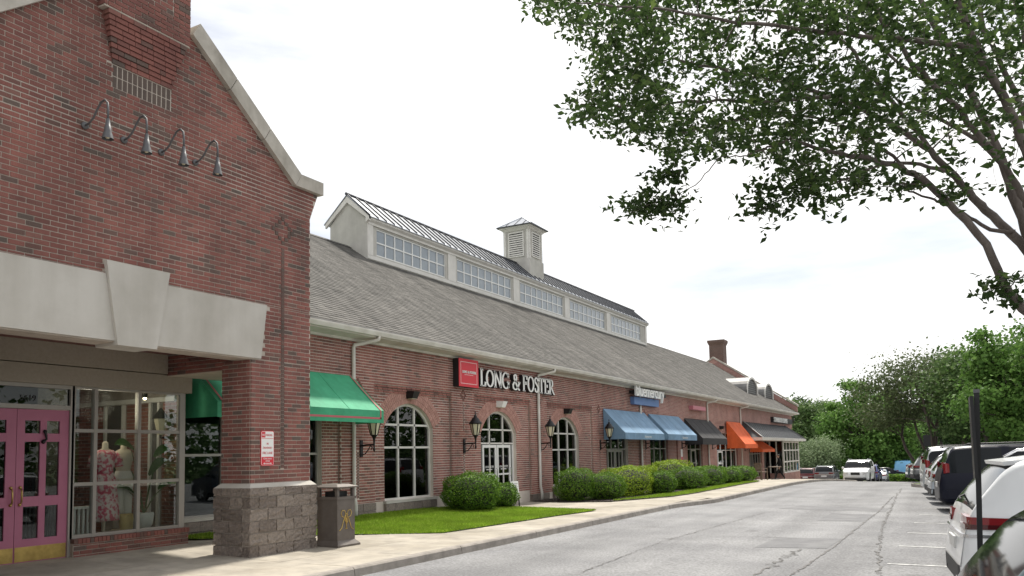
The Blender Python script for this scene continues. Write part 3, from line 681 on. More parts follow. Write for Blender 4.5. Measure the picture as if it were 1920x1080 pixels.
def door(ya, yb, hinge):
    b = MB(); X0, X1 = XS - .045, XS - .002; st = .15; zt = dz; z0 = FZ
    ym = (ya + yb) / 2; zs = [z0, z0 + .27, z0 + .92, z0 + 1.08, z0 + 1.74, z0 + 1.86, zt - .13, zt]
    hgt = zt - z0
    zs = [z0 + hgt * q for q in (0, .15, .36, .425, .785, .84, .925, 1)]
    for a, c in ((ya, ya + st * .8), (yb - st, yb), (ym - .05, ym + .05)): b.box(X0, X1, a, c, z0 + (.0 if a != ym - .05 else zs[1] - z0), zt if a != ym - .05 else zs[6])
    for a, c in ((zs[0], zs[1]), (zs[2], zs[3]), (zs[4], zs[5]), (zs[6], zs[7])):
        for p, q in ((ya + st * .8, ym - .05), (ym + .05, yb - st)): b.box(X0 + .001, X1 - .001, p, q, a, c)
    b.box(X0 + .001, X1 - .001, ym - .05, ym + .05, zs[0], zs[1]); b.box(X0 + .001, X1 - .001, ym - .05, ym + .05, zs[6], zs[7])
    d = b.build('door', 'pink_paint', gs)
    for p, q in ((ya + st * .8, ym - .05), (ym + .05, yb - st)):
        for a, c in ((zs[1], zs[2]), (zs[3], zs[4]), (zs[5], zs[6])): MB().box(XS - .03, XS - .024, p, q, a, c).build('pane', 'glass_dark', d)
        for k in range(4):      # turned balusters behind the low panes
            y = p + (q - p) * (k + .5) / 4; r = .022
            MB().loft([(XS - .07, y, zs[1] + (zs[2] - zs[1]) * t, r * s, r * s) for t, s in ((0, 1), (.08, 1), (.1, .6), (.3, .9), (.5, .6), (.7, .9), (.9, .6), (.92, 1), (1, 1))], 8).build('baluster', 'white_cloth', d, True)
    MB().box(X1, X1 + .006, ya + .01, yb - .01, z0 + .015, z0 + hgt * .10).build('kick_plate', 'brass', d)
    hy = ya + .065 if hinge > 0 else yb - .065; hz = z0 + hgt * .43
    h = MB(); h.tube([(X1, hy, hz + .12), (X1 + .05, hy, hz + .10), (X1 + .06, hy, hz), (X1 + .05, hy, hz - .10), (X1, hy, hz - .12)], .013, 8); h.sphere((X1 + .01, hy, hz + .13), .025, n=8, m=5); h.sphere((X1 + .01, hy, hz - .13), .025, n=8, m=5); h.build('handle', 'brass', d, True)
    if hinge > 0:
        q = MB(); kz = z0 + hgt * .815; q.tube([(X1 + .01, ym + .01, kz + .10), (X1 + .045, ym, kz + .07), (X1 + .02, ym + .03, kz + .03), (X1 + .05, ym + .02, kz - .03), (X1 + .01, ym - .01, kz - .07)], .018, 7); q.sphere((X1 + .02, ym - .01, kz - .07), .035, n=8, m=5); q.sphere((X1 + .02, ym + .01, kz + .09), .03, n=8, m=5); q.build('knocker', 'black_metal', d, True)
door(Yd1 + .004, Yd2, 1); door(Yd0, Yd1 - .004, -1)
# interior of the shop
rm = MB(); rm.face([(XS - .13, 4.3, FZ), (XS - .13, 10.15, FZ), (-18, 10.15, FZ), (-18, 4.3, FZ)]); rm.build('shop_floor', 'floor_in', gs)
MB().box(XS - .1, -18, 4.3, 10.4, 3.0, 3.13).build('shop_ceiling', 'wall_in', gs)
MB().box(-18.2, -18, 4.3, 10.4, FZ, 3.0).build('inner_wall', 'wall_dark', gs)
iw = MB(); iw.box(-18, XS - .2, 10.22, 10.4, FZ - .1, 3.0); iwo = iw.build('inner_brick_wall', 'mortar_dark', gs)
IB = Bricks(); IB.lay('y', 10.21, -17.5, XS - .2, FZ, 2.75, sgn=-1, depth=.02, cuts=[(-13.55, -13.2, 0, 2.76), (-14.9, -14.25, 0, 2.76)]); IB.emit('brick_long', iwo, 0, rest='brick_field')
fr = MB()
for x in (-13.5, -13.25, -14.85, -14.3): fr.box(x - .03, x + .03, 10.15, 10.205, FZ, 2.72)
fr.box(-17.5, XS - .2, 10.15, 10.205, 2.73, 2.82); fr.build('inner_window_frame', 'white_frame', gs)
for a, b_ in ((-13.47, -13.28), (-14.82, -14.33)): MB().box(a, b_, 10.195, 10.205, FZ, 2.72).build('inner_pane', 'wall_dark', gs)
pt = MB(); pt.box(-14.05, -13.95, 8.28, 8.9, FZ, 3.0); pt.build('partition', 'wall_in', gs)
pd = MB().box(-13.55, XS - .16, cols[1] - .1, cols[-1] + .0, FZ + .004, FZ + .27).build('display_plinth', 'limestone', gs)
sp = thing('spot_lamp', 'small lit ceiling spot lamp inside the shop window', 'lamp', (-13.1, 9.75, 2.9))
MB().loft([(-13.1, 9.75, 2.78, .045, .045), (-13.1, 9.75, 2.9, .05, .05), (-13.1, 9.75, 2.99, .02, .02)], 12).build('housing', 'black_metal', sp, True)
em = bpy.data.materials.new('bulb_lit'); em.use_nodes = True; em.node_tree.nodes['Principled BSDF'].inputs['Emission Color'].default_value = (1, .8, .45, 1); em.node_tree.nodes['Principled BSDF'].inputs['Emission Strength'].default_value = 8; MATS['bulb_lit'] = em
MB().sphere((-13.1, 9.75, 2.775), .035, n=10, m=6).build('bulb', 'bulb_lit', sp, True)
pl = bpy.data.lights.new('shop_light', 'POINT'); pl.energy = 14; pl.color = (1, .86, .66); pl.shadow_soft_size = .3; plo = bpy.data.objects.new('shop_light', pl); COL.objects.link(plo); plo.location = (-13.2, 8.9, 2.6)

# gooseneck lamps over the missing shop sign
for k, px in enumerate(((158, 236), (231, 263), (301, 286), (365, 305))):
    q = onx(px, XG); y, z = q.y, q.z
    t = thing('gooseneck_lamp', ('leftmost', 'second from left', 'third from left', 'rightmost')[k] + ' grey gooseneck lamp in the row on the brick gable', 'wall lamp', (XG, y, z), 'gooseneck lamps on the gable')
    MB().tube([(XG + .003, y, z), (XG + .03, y, z)], .05, 14).build('wall_plate', 'grey_metal', t, True)
    pth = [(.03, 0, 0), (.11, .0, .015), (.20, .0, .07), (.28, .0, .17), (.36, .0, .25), (.44, 0, .265), (.50, 0, .21), (.515, 0, .1), (.515, 0, -.02)]
    MB().tube([(XG + a, y + b_, z + c) for a, b_, c in pth], .015, 8).build('arm', 'grey_metal', t, True)
    X = XG + .515; z -= .075
    MB().loft([(X, y, z + .06, .022, .022), (X, y, z - .04, .035, .035), (X, y, z - .045, .042, .042), (X, y, z - .11, .046, .046), (X, y, z - .16, .062, .062), (X, y, z - .22, .076, .076)], 18, cap=False).build('shade', 'grey_metal', t, True)
    MB().sphere((X, y, z - .18), .035, n=10, m=6).build('bulb', 'lantern_glass', t, True)
# parking notice on the pillar
ns = thing('parking_notice', 'white and red no parking fire lane sign on brick pillar', 'sign', (XG, 10.02, 1.5))
ya, yb, za, zb = 9.875, 10.175, 1.50, 2.09
def rrect(x, ya, yb, za, zb, r, n=4):
    P = []
    for cy, cz, a0 in ((yb - r, zb - r, 0), (ya + r, zb - r, 90), (ya + r, za + r, 180), (yb - r, za + r, 270)):
        for i in range(n + 1): a = math.radians(a0 + 90 * i / n); P.append((x, cy + r * math.cos(a), cz + r * math.sin(a)))
    return P
MB().prism(rrect(XG + .006, ya, yb, za, zb, .03), (.006, 0, 0)).build('border', 'sign_red', ns)
MB().prism(rrect(XG + .0122, ya + .012, yb - .012, za + .012, zb - .012, .025), (.002, 0, 0)).build('panel', 'sign_white', ns)
xs_ = XG + .0145
MB().prism(rrect(xs_, ya + .018, yb - .018, za + .018, za + .15, .015), (.001, 0, 0)).build('red_panel', 'sign_red', ns); MB().box(xs_, xs_ + .001, ya + .02, ya + .10, zb - .115, zb - .02).build('red_panel', 'sign_red', ns)
MB().box(xs_, xs_ + .001, ya + .018, yb - .018, zb - .135, zb - .128).build('rule', 'sign_red', ns)
yc = (ya + yb) / 2
for s, z, sz, m in (('IN', 1.855, .05, 'sign_red'), ('DRIVEWAY', 1.785, .05, 'sign_red'), ('FIRE LANE', 1.695, .06, 'sign_red'), ('TOW AWAY', 1.605, .042, 'sign_white'), ('ZONE', 1.565, .042, 'sign_white')): text(s, sz, wallM(xs_ + .0015, yc, z), m, .0008, ns, align='CENTER', sx=.85)
text('NO', .055, wallM(xs_ + .0015, ya + .026, 2.0), 'sign_white', .0008, ns, sx=.8); text('PARKING', .05, wallM(xs_ + .0015, ya + .106, 2.0), 'sign_red', .0008, ns, sx=.72)
MB().box(xs_ + .001, xs_ + .0018, yc - .07, yc + .07, 1.536, 1.544).build('arrow', 'sign_white', ns)
for s in (-1, 1): MB().prism([(xs_ + .001, yc + s * .095, 1.54), (xs_ + .001, yc + s * .065, 1.555), (xs_ + .001, yc + s * .065, 1.525)], (.0008, 0, 0)).build('arrow', 'sign_white', ns)
# trash bin with monogram
tb = thing('trash_bin', 'bronze metal trash bin with monogram beside the stone pillar base', 'trash bin', (-10.1, 11.55, 0))
bx0, bx1, by0, by1 = -10.38, -9.90, 11.33, 11.81
def frus(b, x0, x1, y0, y1, z0, e0, z1, e1): b.hexa([(x0 - e0, y0 - e0, z0), (x1 + e0, y0 - e0, z0), (x1 + e0, y1 + e0, z0), (x0 - e0, y1 + e0, z0), (x0 - e1, y0 - e1, z1), (x1 + e1, y0 - e1, z1), (x1 + e1, y1 + e1, z1), (x0 - e1, y1 + e1, z1)]); return b
frus(frus(MB(), bx0, bx1, by0, by1, .0, .07, .045, .07), bx0, bx1, by0, by1, .0455, .068, .12, .0).build('foot', 'bronze', tb)
frus(MB(), bx0, bx1, by0, by1, .1205, -.002, .855, -.002).build('body', 'bronze', tb); frus(MB(), bx0, bx1, by0, by1, .856, .02, .905, .02).build('rim', 'bronze', tb)
for x in (bx0 + .03, bx1 - .03):
    for y in (by0 + .03, by1 - .03): MB().box(x - .028, x + .028, y - .028, y + .028, .906, 1.06).build('post', 'bronze', tb)
MB().box(bx0 + .1, bx1 - .1, by0 + .1, by1 - .1, .906, 1.0).build('liner', 'black_metal', tb)
frus(frus(MB(), bx0, bx1, by0, by1, 1.061, .05, 1.085, .055), bx0, bx1, by0, by1, 1.0855, .05, 1.13, -.08).build('lid', 'bronze', tb)
mono = MB(); my = (by0 + by1) / 2; mx_ = bx1 + .002
def curve2(pts): mono.tube([(mx_, my + a, b_) for a, b_ in pts], .008, 6)
for s in (-1, 1):
    curve2([(s * .02, .42), (s * .02, .60), (s * .05, .655), (s * .11, .66), (s * .145, .61), (s * .12, .55), (s * .05, .53), (s * .09, .44), (s * .13, .34), (s * .19, .30)])
curve2([(.05, .57), (0, .60), (-.04, .55), (-.04, .48), (0, .43), (.05, .46)]); curve2([(0, .52), (0, .33)]); curve2([(-.03, .33), (.03, .33)])
mono.build('monogram', 'brass', tb, True)

# ================================================================ LONG SHOP BUILDING
XU, XB = -13.17, -13.25          # face of piers and upper wall, face of the recessed bays
YN, YBR, YE = 10.42, 36.7, 74.6  # near end, end of laid bricks, far end
lb = thing('long_shop_building', 'long red brick shop building with grey shingle roof and clerestory', 'building', (-16, 42, 0))
EAVE_X, EAVE_Z, RS, RIDGE_X = -12.68, 4.76, .665, -19.9
def roof_z(x): return EAVE_Z + RS * (EAVE_X - x) if x > RIDGE_X else EAVE_Z + RS * (EAVE_X - RIDGE_X) - RS * (RIDGE_X - x)
piers = [(15.2, 16.5), (20.1, 21.4), (25.1, 26.4), (30.5, 31.9), (36.1, 37.3), (41.7, 42.95), (47.6, 48.9), (56.0, 57.3)]
BT = 3.5      # top of the recessed bays
def base_top(y): return .46 if y < 19.5 else .36 if y < 24.3 else .22
ops = []      # openings: kind, yc, hw, zb, zs, zt
ops.append(('rect', 12.67, 1.95, .50, 0, 2.95)); ops.append(('arch', 18.11, 1.115, .47, 2.40, 3.05)); ops.append(('arch', 23.02, 1.15, -.02, 2.32, 3.02)); ops.append(('arch', 28.10, 1.18, .42, 2.28, 2.98))
ops += [('rect', 33.35, 1.27, -.1, 0, 2.75), ('rect', 38.95, 1.35, .1, 0, 2.7), ('rect', 45.1, 1.45, -.1, 0, 2.7), ('rect', 52.3, 2.6, -.25, 0, 2.7), ('rect', 60.2, 2.0, -.4, 0, 2.4), ('rect', 65.2, 2.2, -.8, 0, 2.6)]
def oppoly(o):
    k, yc, hw, zb, zs, zt = o
    return [(yc - hw, zb), (yc + hw, zb), (yc + hw, zt), (yc - hw, zt)] if k == 'rect' else arch_poly(yc, hw, zb, zs, zt)[0]
bays = []; a = YN
for (p0, p1) in piers: bays.append((a, p0)); a = p1
bays.append((57.3, YE))
LBK = Bricks(); JT = .0175
wall_near = MB(); wall_far = MB()
for (a, c) in bays:
    hs = [o for o in ops if a < o[1] < c]; zb = -1.6 if c > 40 else -.3
    far = c > YBR + 3
    f = fill([(a, zb), (c, zb), (c, BT), (a, BT)], [oppoly(o) for o in hs], lambda u, z: ((XB if far else XB - .006), u, z))
    t = wall_far if far else wall_near; k = len(t.v); t.v += f.v; t.f += [tuple(i + k for i in q) for q in f.f]; t.r += f.r
    for o in hs:      # reveals
        P = oppoly(o)
        for i in range(len(P)): t.face([(XB - .0101, *P[i - 1]), (XB - .0101, *P[i]), (XB - .26, *P[i]), (XB - .26, *P[i - 1])])
    if not far:
        rects = []; keep = None
        for o in hs:
            if o[0] == 'rect': rects.append((o[1] - o[2], o[1] + o[2], o[3], o[5]))
            else:
                rects.append((o[1] - o[2], o[1] + o[2], o[3], o[4])); _, R, cz, an = arch_poly(*o[1:])
                keep = lambda u, z, yc=o[1], R=R, cz=cz, an=an: not (math.hypot(u - yc, z - cz) < R + .40 and z > cz + .2 and abs(math.atan2(u - yc, z - cz)) < an + .0)
        LBK.lay('x', XB, a, c, base_top((a + c) / 2), BT, keep=keep, cuts=rects, depth=.025)
        cor = Bricks()
        for i in range(3): cor.lay('x', XB + .022 * (i + 1), a + .0, c - .0, BT - .215 + i * CH, BT - .215 + (i + 1) * CH, depth=.04, phase=.05 * i)
        LBK.b += cor.b
    else:
        for i in range(3): t.box(XB - .01, XB + .022 * (i + 1), a, c, BT - .215 + i * CH, BT - .215 + (i + 1) * CH)
for (a, c) in piers:
    far = a > YBR + 3; t = wall_far if far else wall_near; g = (a + c) / 2; zb = -1.5 if far else -.3
    e = 0 if far else .01
    t.box(XB - .1, XU - e, a + e, c - e, zb, BT)
    if not far:
        LBK.lay('x', XU, a, c, base_top(g), BT, cuts=[(g - .035, g + .035, 2.35, 3.2), (g - .035, g + .035, .6, 1.75)])
        LBK.lay('y', a, XB + .002, XU - .031, base_top(g), BT, sgn=-1, depth=.02); LBK.lay('y', c, XB + .002, XU - .031, base_top(g), BT, depth=.02)
        for zz, w in ((2.95, 0), (3.02, 1), (3.09, 2), (3.16, 1), (3.23, 0)):      # small diamond of dark headers
            for k in ([0] if w == 0 else [-w, w]): LBK.add([(XU - .02, g + k * .06 - .028, zz + .3), (XU + .012, g + k * .06 - .028, zz + .3), (XU + .012, g + k * .06 + .028, zz + .3), (XU - .02, g + k * .06 + .028, zz + .3), (XU - .02, g + k * .06 - .028, zz + .355), (XU + .012, g + k * .06 - .028, zz + .355), (XU + .012, g + k * .06 + .028, zz + .355), (XU - .02, g + k * .06 + .028, zz + .355)], .9)
        for z0, z1 in ((2.35, 3.2), (.6, 1.75)):
            z = z0
            while z < z1 - .02: LBK.add([(XU - .03, g - .03, z + .008), (XU - .006, g - .03, z + .008), (XU - .006, g + .03, z + .008), (XU - .03, g + .03, z + .008), (XU - .03, g - .03, z + CH), (XU - .006, g - .03, z + CH), (XU - .006, g + .03, z + CH), (XU - .03, g + .03, z + CH)], .92); z += CH
wall_near.box(XB - .25, XU - .01, YN, YBR, BT + .0, 4.62); wall_far.box(XB - .25, XU, YBR, YE, BT, 4.62); LBK.lay('x', XU, YN, YBR, BT, 4.6)
JT = .0135
wn_ = wall_near.build('front_wall', 'mortar_long', lb, recalc=False); wf_ = wall_far.build('front_wall', 'brick_far', lb, recalc=False)
LBK.emit('brick_long', wn_, 300)
bk = MB(); bk.box(-26.6, -26.4, YN, YE, -1.6, 4.6); bk.build('rear_wall', 'brick_far', lb)
ends = MB(); ends.prism([(-26.4, YE - .2, -1.8), (XB - .3, YE - .2, -1.8), (XB - .3, YE - .2, 4.6), (EAVE_X - .5, YE - .2, roof_z(EAVE_X - .5) - .15), (RIDGE_X, YE - .2, roof_z(RIDGE_X) - .15), (-26.4, YE - .2, 4.7)], (0, .2, 0)); ends.build('end_wall', 'brick_far', lb)
# stone plinth blocks at the foot of the wall
pst = MB().box(XB - .08, XB - .02, YN, 36, -.3, .2).build('plinth', 'mortar_dark', lb)
for (a, c, xf) in [(a, c, XU + .035) for a, c in piers[:4]] + [(o[1] - o[2] - .05, o[1] + o[2] + .05, XB + .09) for o in ops[:4] if o[0] != 'arch' or o[3] > .2]:
    top = base_top((a + c) / 2) if xf != XB + .09 else [o for o in ops if abs(o[1] - (a + c) / 2) < .2][0][3] - .075
    z1 = top; k = 0
    while z1 > -.25 and k < 3:
        z0 = z1 - .2; e = [a] + list(np.arange(a + (.2 if k % 2 else .4), c - .1, .4)) + [c]
        for p, q in zip(e, e[1:]):
            b = MB(); b.box(XB - .05, xf + random.uniform(-.006, .006), p + .005, q - .005, z0 + .005, z1 - .005, random.random()); b.build('stone_block', 'stone', pst)
        z1 = z0; k += 1
# windows and doors
def window(o, cols, zbars, m='frame', glass='glass_dark', x=XB - .14, bw=.05, label=None, skip=None, name='window'):
    P = oppoly(o); k, yc, hw, zb, zs, zt = o; fr = MB(); n = len(P)
    cen = (yc, (zb + zt) / 2)
    def inset(p, d):
        l = math.dist(p, cen); return (p[0] + (cen[0] - p[0]) * d / l, p[1] + (cen[1] - p[1]) * d / l)
    for i in range(n):
        p, q = P[i - 1], P[i]; pi, qi = inset(p, bw * 1.15), inset(q, bw * 1.15); fr.prism([(x - .05, *p), (x - .05, *q), (x - .05, *qi), (x - .05, *pi)], (.09, 0, 0))
    def bar(ya, yb, za, zb_):
        q = [(ya, za), (yb, za), (yb, zb_), (ya, zb_)]
        for i in range(n):
            if q: q = clip(q, P[i - 1], P[i])
        if len(q) > 2: fr.prism([(x - .045, *p) for p in q], (.08, 0, 0))
    ycol = [yc - hw + 2 * hw * t for t in cols]
    for y in ycol: bar(y - bw / 2, y + bw / 2, zb, zt)
    for z in zbars: bar(yc - hw, yc + hw, z - bw / 2, z + bw / 2)
    w = fr.build(name, m, lb)
    ye = [yc - hw] + ycol + [yc + hw]; ze = [zb] + list(zbars) + [zt]
    for a, c in zip(ye, ye[1:]):
        for d, e in zip(ze, ze[1:]):
            q = [(a, d), (c, d), (c, e), (a, e)]
            for i in range(n):
                if q: q = clip(q, P[i - 1], P[i])
            if len(q) > 2 and not (skip and skip((a + c) / 2, (d + e) / 2)): b = MB(); b.prism([(x - .012, *p) for p in q], (.006, 0, 0)); b.build('pane', glass, w)
    return w
def leafdoor(y0, y1, z0, z1, x=XB - .13, m='white_frame', lettering=False, par=None):
    b = MB(); s = .09
    b.box(x - .03, x + .03, y0, y0 + s, z0, z1); b.box(x - .03, x + .03, y1 - s, y1, z0, z1); b.box(x - .029, x + .029, y0 + s, y1 - s, z1 - s, z1); b.box(x - .029, x + .029, y0 + s, y1 - s, z0, z0 + .2); b.box(x - .029, x + .029, y0 + s, y1 - s, z0 + .95, z0 + 1.0)
    d = b.build('door', m, par); MB().box(x - .006, x, y0 + s, y1 - s, z0 + .2, z1 - s).build('pane', 'glass_dark', d)
    MB().tube([(x + .03, y1 - s / 2, z0 + .9), (x + .08, y1 - s / 2, z0 + .92), (x + .08, y1 - s / 2, z0 + 1.15), (x + .03, y1 - s / 2, z0 + 1.17)], .012, 6).build('handle', 'chrome', d)
    if lettering: text('LONG&FOSTER', .085, wallM(x + .004, (y0 + y1) / 2, z0 + 1.2), 'sign_white', .001, d, align='CENTER'); MB().box(x + .003, x + .005, (y0 + y1) / 2 - .18, (y0 + y1) / 2 + .18, z0 + 1.13, z0 + 1.15).build('rule', 'sign_white', d)
    return d
window(ops[0], (.27, .62), (1.72,)); window(ops[1], (1 / 3, 2 / 3), (1.86, 2.47), bw=.055, m='trim'); window(ops[3], (1 / 3, 2 / 3), (1.75, 2.36), bw=.055, m='trim')
o2 = ops[2]; w2 = window(o2, (.08, .31, .69, .92)[1:3], (1.98, 2.42), skip=lambda y, z: z < 1.9, m='trim')
for y in (21.95, 24.06): MB().box(XB - .16, XB - .10, y, y + .06, 0, 1.94).build('side_light', 'white_frame', lb)
leafdoor(22.12, 23.0, .0, 1.93, lettering=True, par=lb); leafdoor(23.04, 23.94, .0, 1.93, lettering=True, par=lb)
MB().box(XB - .14, XB - .134, 21.9, 24.15, 0.0, 1.93).build('pane', 'glass_dark', lb)
text('5615', .13, wallM(XB - .13, 22.72, 2.06), 'sign_white', .001, lb, 'street_number')
window(ops[4], (.33, .67), (1.75,), skip=lambda y, z: z < 1.6); leafdoor(32.45, 33.3, -.03, 1.72, m='frame', par=lb); leafdoor(33.34, 34.2, -.03, 1.72, m='frame', par=lb)
window(ops[5], (.33, .67), (1.75,)); window(ops[6], (.33, .67), (1.7,), skip=lambda y, z: z < 1.6 and abs(y - 45.1) < .4); leafdoor(44.65, 45.5, -.05, 1.68, m='frame', par=lb)
window(ops[7], (.25, .5, .75), (1.6,), m='white_frame'); leafdoor(49.95, 51.1, -.2, 1.55, x=XB - .05, par=lb); window(ops[8], (.2, .4, .6, .8), (1.3,)); window(ops[9], (.33, .66), (1.5,), m='black_metal')
for o in ops[1:4]:      # brick arches
    _, R, cz, an = arch_poly(*o[1:]); b = MB()
    for rg in range(3):
        r0 = R + .005 + rg * .15; r1 = r0 + .142; nn = int(2 * an * r0 / .072)
        for i in range(nn):
            t0 = -an + 2 * an * i / nn + .003; t1 = -an + 2 * an * (i + 1) / nn - .003
            P = [(o[1] + r * math.sin(t), cz + r * math.cos(t)) for r, t in ((r0, t0), (r0, t1), (r1, t1), (r1, t0))]
            b.prism([(XB - .05, *p) for p in P], (.062, 0, 0), random.random())
    b.build('brick_arch', 'brick_arch', lb, kind='stuff')
for o in (ops[1], ops[3], ops[0]): MB().box(XB - .2, XB + .10, o[1] - o[2] - .06, o[1] + o[2] + .06, o[3] - .072, o[3] - .004).build('window_sill', 'limestone', lb)
# interior behind the windows
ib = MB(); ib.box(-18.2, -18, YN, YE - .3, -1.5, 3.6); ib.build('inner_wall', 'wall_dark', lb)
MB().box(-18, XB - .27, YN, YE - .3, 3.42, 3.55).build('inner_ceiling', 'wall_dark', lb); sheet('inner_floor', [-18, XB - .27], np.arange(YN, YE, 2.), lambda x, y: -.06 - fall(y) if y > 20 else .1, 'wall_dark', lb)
MB().box(-18, XB - .28, 15.6, 15.75, 0, 3.42).build('partition', 'wall_in', lb); MB().box(-15.2, -15.1, YN, 15.6, 0, 3.4).build('partition', 'wall_in', lb)
for y0, y1 in ((18.95, 19.2), (18.35, 18.5)): MB().box(XB - .34, XB - .30, y0, y1, .5, 3.2).build('curtain', 'curtain', lb)
# balloons on a stand inside the first arched window
bl = thing('balloon_column', 'white balloons on a stand inside the large arched window', 'balloons', (XB - .8, 18.2, .1))
for (y, z) in ((18.28, 1.52), (18.1, 1.22), (18.02, .92)): MB().sphere((XB - .8, y, z), .15, n=16, m=10).build('balloon', 'white_cloth', bl, True)
MB().tube([(XB - .8, 18.15, .12), (XB - .8, 18.12, .9)], .012, 6).build('stem', 'white_cloth', bl)

# roof: deck, laid shingles near, material beyond
deck = MB(); zr = roof_z(RIDGE_X)
for y0, y1 in ((YN - 1, 42), (42, YE)):
    deck.face([(EAVE_X, y0, EAVE_Z), (EAVE_X, y1, EAVE_Z), (RIDGE_X, y1, zr), (RIDGE_X, y0, zr)])
deck.face([(RIDGE_X, YN - 1, zr), (RIDGE_X, YE, zr), (2 * RIDGE_X - EAVE_X, YE, EAVE_Z), (2 * RIDGE_X - EAVE_X, YN - 1, EAVE_Z)])
dk_ = deck.build('roof', 'shingle_far', lb, recalc=False)
SHG = Bricks(); ln = math.hypot(1, RS); ex, tw = .145, .31; nrow = int(abs(RIDGE_X - EAVE_X) * ln / ex)
for i in range(nrow):
    s0 = i * ex; yy = 13.2 + random.uniform(0, tw)
    while yy < YE - .2:
        w_ = tw * random.uniform(.7, 1.15) * (1 if yy < 44 else 1.6); x0 = EAVE_X - s0 / ln + .01; x1 = EAVE_X - (s0 + ex * 1.02) / ln; h0 = .012 + random.uniform(0, .005); h1 = .002
        if i < 1: x0 += .03
        nz_ = Vector((RS, 0, 1)).normalized()
        def P(x, y, h): z = EAVE_Z + RS * (EAVE_X - x); return (x + nz_.x * h, y, z + nz_.z * h)
        SHG.add([P(x0, yy, -.002), P(x0, yy + w_ - .006, -.002), P(x1, yy + w_ - .006, -.002), P(x1, yy, -.002), P(x0, yy, h0), P(x0, yy + w_ - .006, h0), P(x1, yy + w_ - .006, h1 + .001), P(x1, yy, h1 + .001)], min(1, max(0, random.gauss(.5, .22))))
        yy += w_
SHG.emit('shingle', dk_, 300, 'shingle', 'shingle_field')
rc = MB(); rc.prism([(RIDGE_X - .16, YN, zr - .07), (RIDGE_X, YN, zr + .04), (RIDGE_X + .16, YN, zr - .07)], (0, YE - YN, 0)); rc.build('ridge_cap', 'shingle_far', lb)
# eave: gutter, soffit, crown board, downspouts
g0 = YN - .4
gut = MB(); gut.prism([(EAVE_X - .02, g0, EAVE_Z - .025), (EAVE_X + .11, g0, EAVE_Z - .012), (EAVE_X + .11, g0, EAVE_Z - .05), (EAVE_X + .07, g0, EAVE_Z - .14), (EAVE_X - .02, g0, EAVE_Z - .14)], (0, YE - g0 + .4, 0)); gut.build('gutter', 'fascia', lb)
MB().box(EAVE_X + .02, EAVE_X + .095, g0, YE + .4, EAVE_Z - .011, EAVE_Z + .004).build('drip_edge', 'dark_roof', lb)
sof = MB(); sof.prism([(EAVE_X - .021, g0, EAVE_Z - .03), (EAVE_X - .021, g0, EAVE_Z - .17), (XU + .06, g0, 4.56), (XU + .06, g0, 4.50), (XU + .002, g0, 4.50), (XU + .002, g0, EAVE_Z - .03)], (0, YE - g0 + .4, 0)); sof.build('soffit', 'fascia', lb)
for k, (y, zb) in enumerate(((15.62, .12), (25.62, -.06), (36.05, -.05), (47.4, -.2), (55.5, -.4))):
    b = MB(); x = XU + .06
    if k == 2: b.tube([(x + .1, y + .25, 4.62), (x + .04, y + .12, 4.52), (x, y, 4.42), (x, y, zb + .5), (x + .04, y, zb + .35), (x + .05, y, zb)], .05, 10)
    else: b.tube([(EAVE_X + .03, y + .42, EAVE_Z - .13), (EAVE_X + .03, y + .42, EAVE_Z - .22), (EAVE_X - .10, y + .34, EAVE_Z - .26), (x, y + .03, EAVE_Z - .36), (x, y, EAVE_Z - .44), (x, y, zb + .55), (x + .03, y, zb + .42), (x + .05, y, zb + .3), (x + .05, y, zb)], .05, 10)
    b.build('downspout', 'fascia', lb, True)

# clerestory on the ridge
CX, C0, C1 = -19.0, 23.45, 53.9; cz0 = 8.95; ce = 10.46
cw = [(24.0, 28.67), (29.6, 34.5), (35.4, 40.4), (41.3, 46.4), (47.45, 52.75)]
holes = [[(a, 9.2), (b_, 9.2), (b_, 10.24), (a, 10.24)] for a, b_ in cw]
cl = fill([(C0, 8.6), (C1, 8.6), (C1, ce), (C0, ce)], holes, lambda u, z: (CX, u, z))
cap_ = 11.47; CXr = -19.9; CXb = 2 * CXr - CX
cl.face([(CX, C0, 8.6), (CX, C0, ce), (CXr, C0, cap_ - .1), (CXb, C0, ce), (CXb, C0, 8.6)]); cl.face([(CX, C1, 8.6), (CX, C1, ce), (CXr, C1, cap_ - .1), (CXb, C1, ce), (CXb, C1, 8.6)]); cl.face([(CXb, C0, 8.6), (CXb, C1, 8.6), (CXb, C1, ce), (CXb, C0, ce)])
for a, b_ in cw:
    for p, q in (((a, 9.2), (b_, 9.2)), ((b_, 9.2), (b_, 10.24)), ((b_, 10.24), (a, 10.24)), ((a, 10.24), (a, 9.2))): cl.face([(CX, *p), (CX, *q), (CX - .12, *q), (CX - .12, *p)])
clo = cl.build('clerestory', 'stucco', lb, recalc=False)
tr = MB(); tr.box(CX + .002, CX + .03, C0, C1, 9.0, 9.14)
for y in [C0] + [(cw[i][1] + cw[i + 1][0]) / 2 for i in range(4)] + [C1]: tr.box(CX + .003, CX + .04, y - .3 if y > C0 else y, y + .3 if y < C1 else y, 9.141, 10.3)
tr.box(CX + .001, CX + .06, C0, C1, 10.301, ce); tr.prism([(CX + .0, C0 - .1, ce - .12), (CX + .17, C0 - .1, ce + .0), (CX + .17, C0 - .1, ce + .10), (CX, C0 - .1, ce + .10)], (0, C1 - C0 + .2, 0))
tr.build('clerestory_trim', 'trim', lb)
for yy, s in ((C0, -1), (C1, 1)):      # rake boards
    for sg in (1, -1):
        e0 = CXr + sg * (CX - CXr + .17); b = MB(); b.prism([(e0, yy + s * .001, ce - .06), (e0, yy + s * .001, ce + .11), (CXr, yy + s * .001, cap_ + .02), (CXr, yy + s * .001, cap_ - .22)], (0, s * .09, 0)); b.build('rake_board', 'trim', lb)
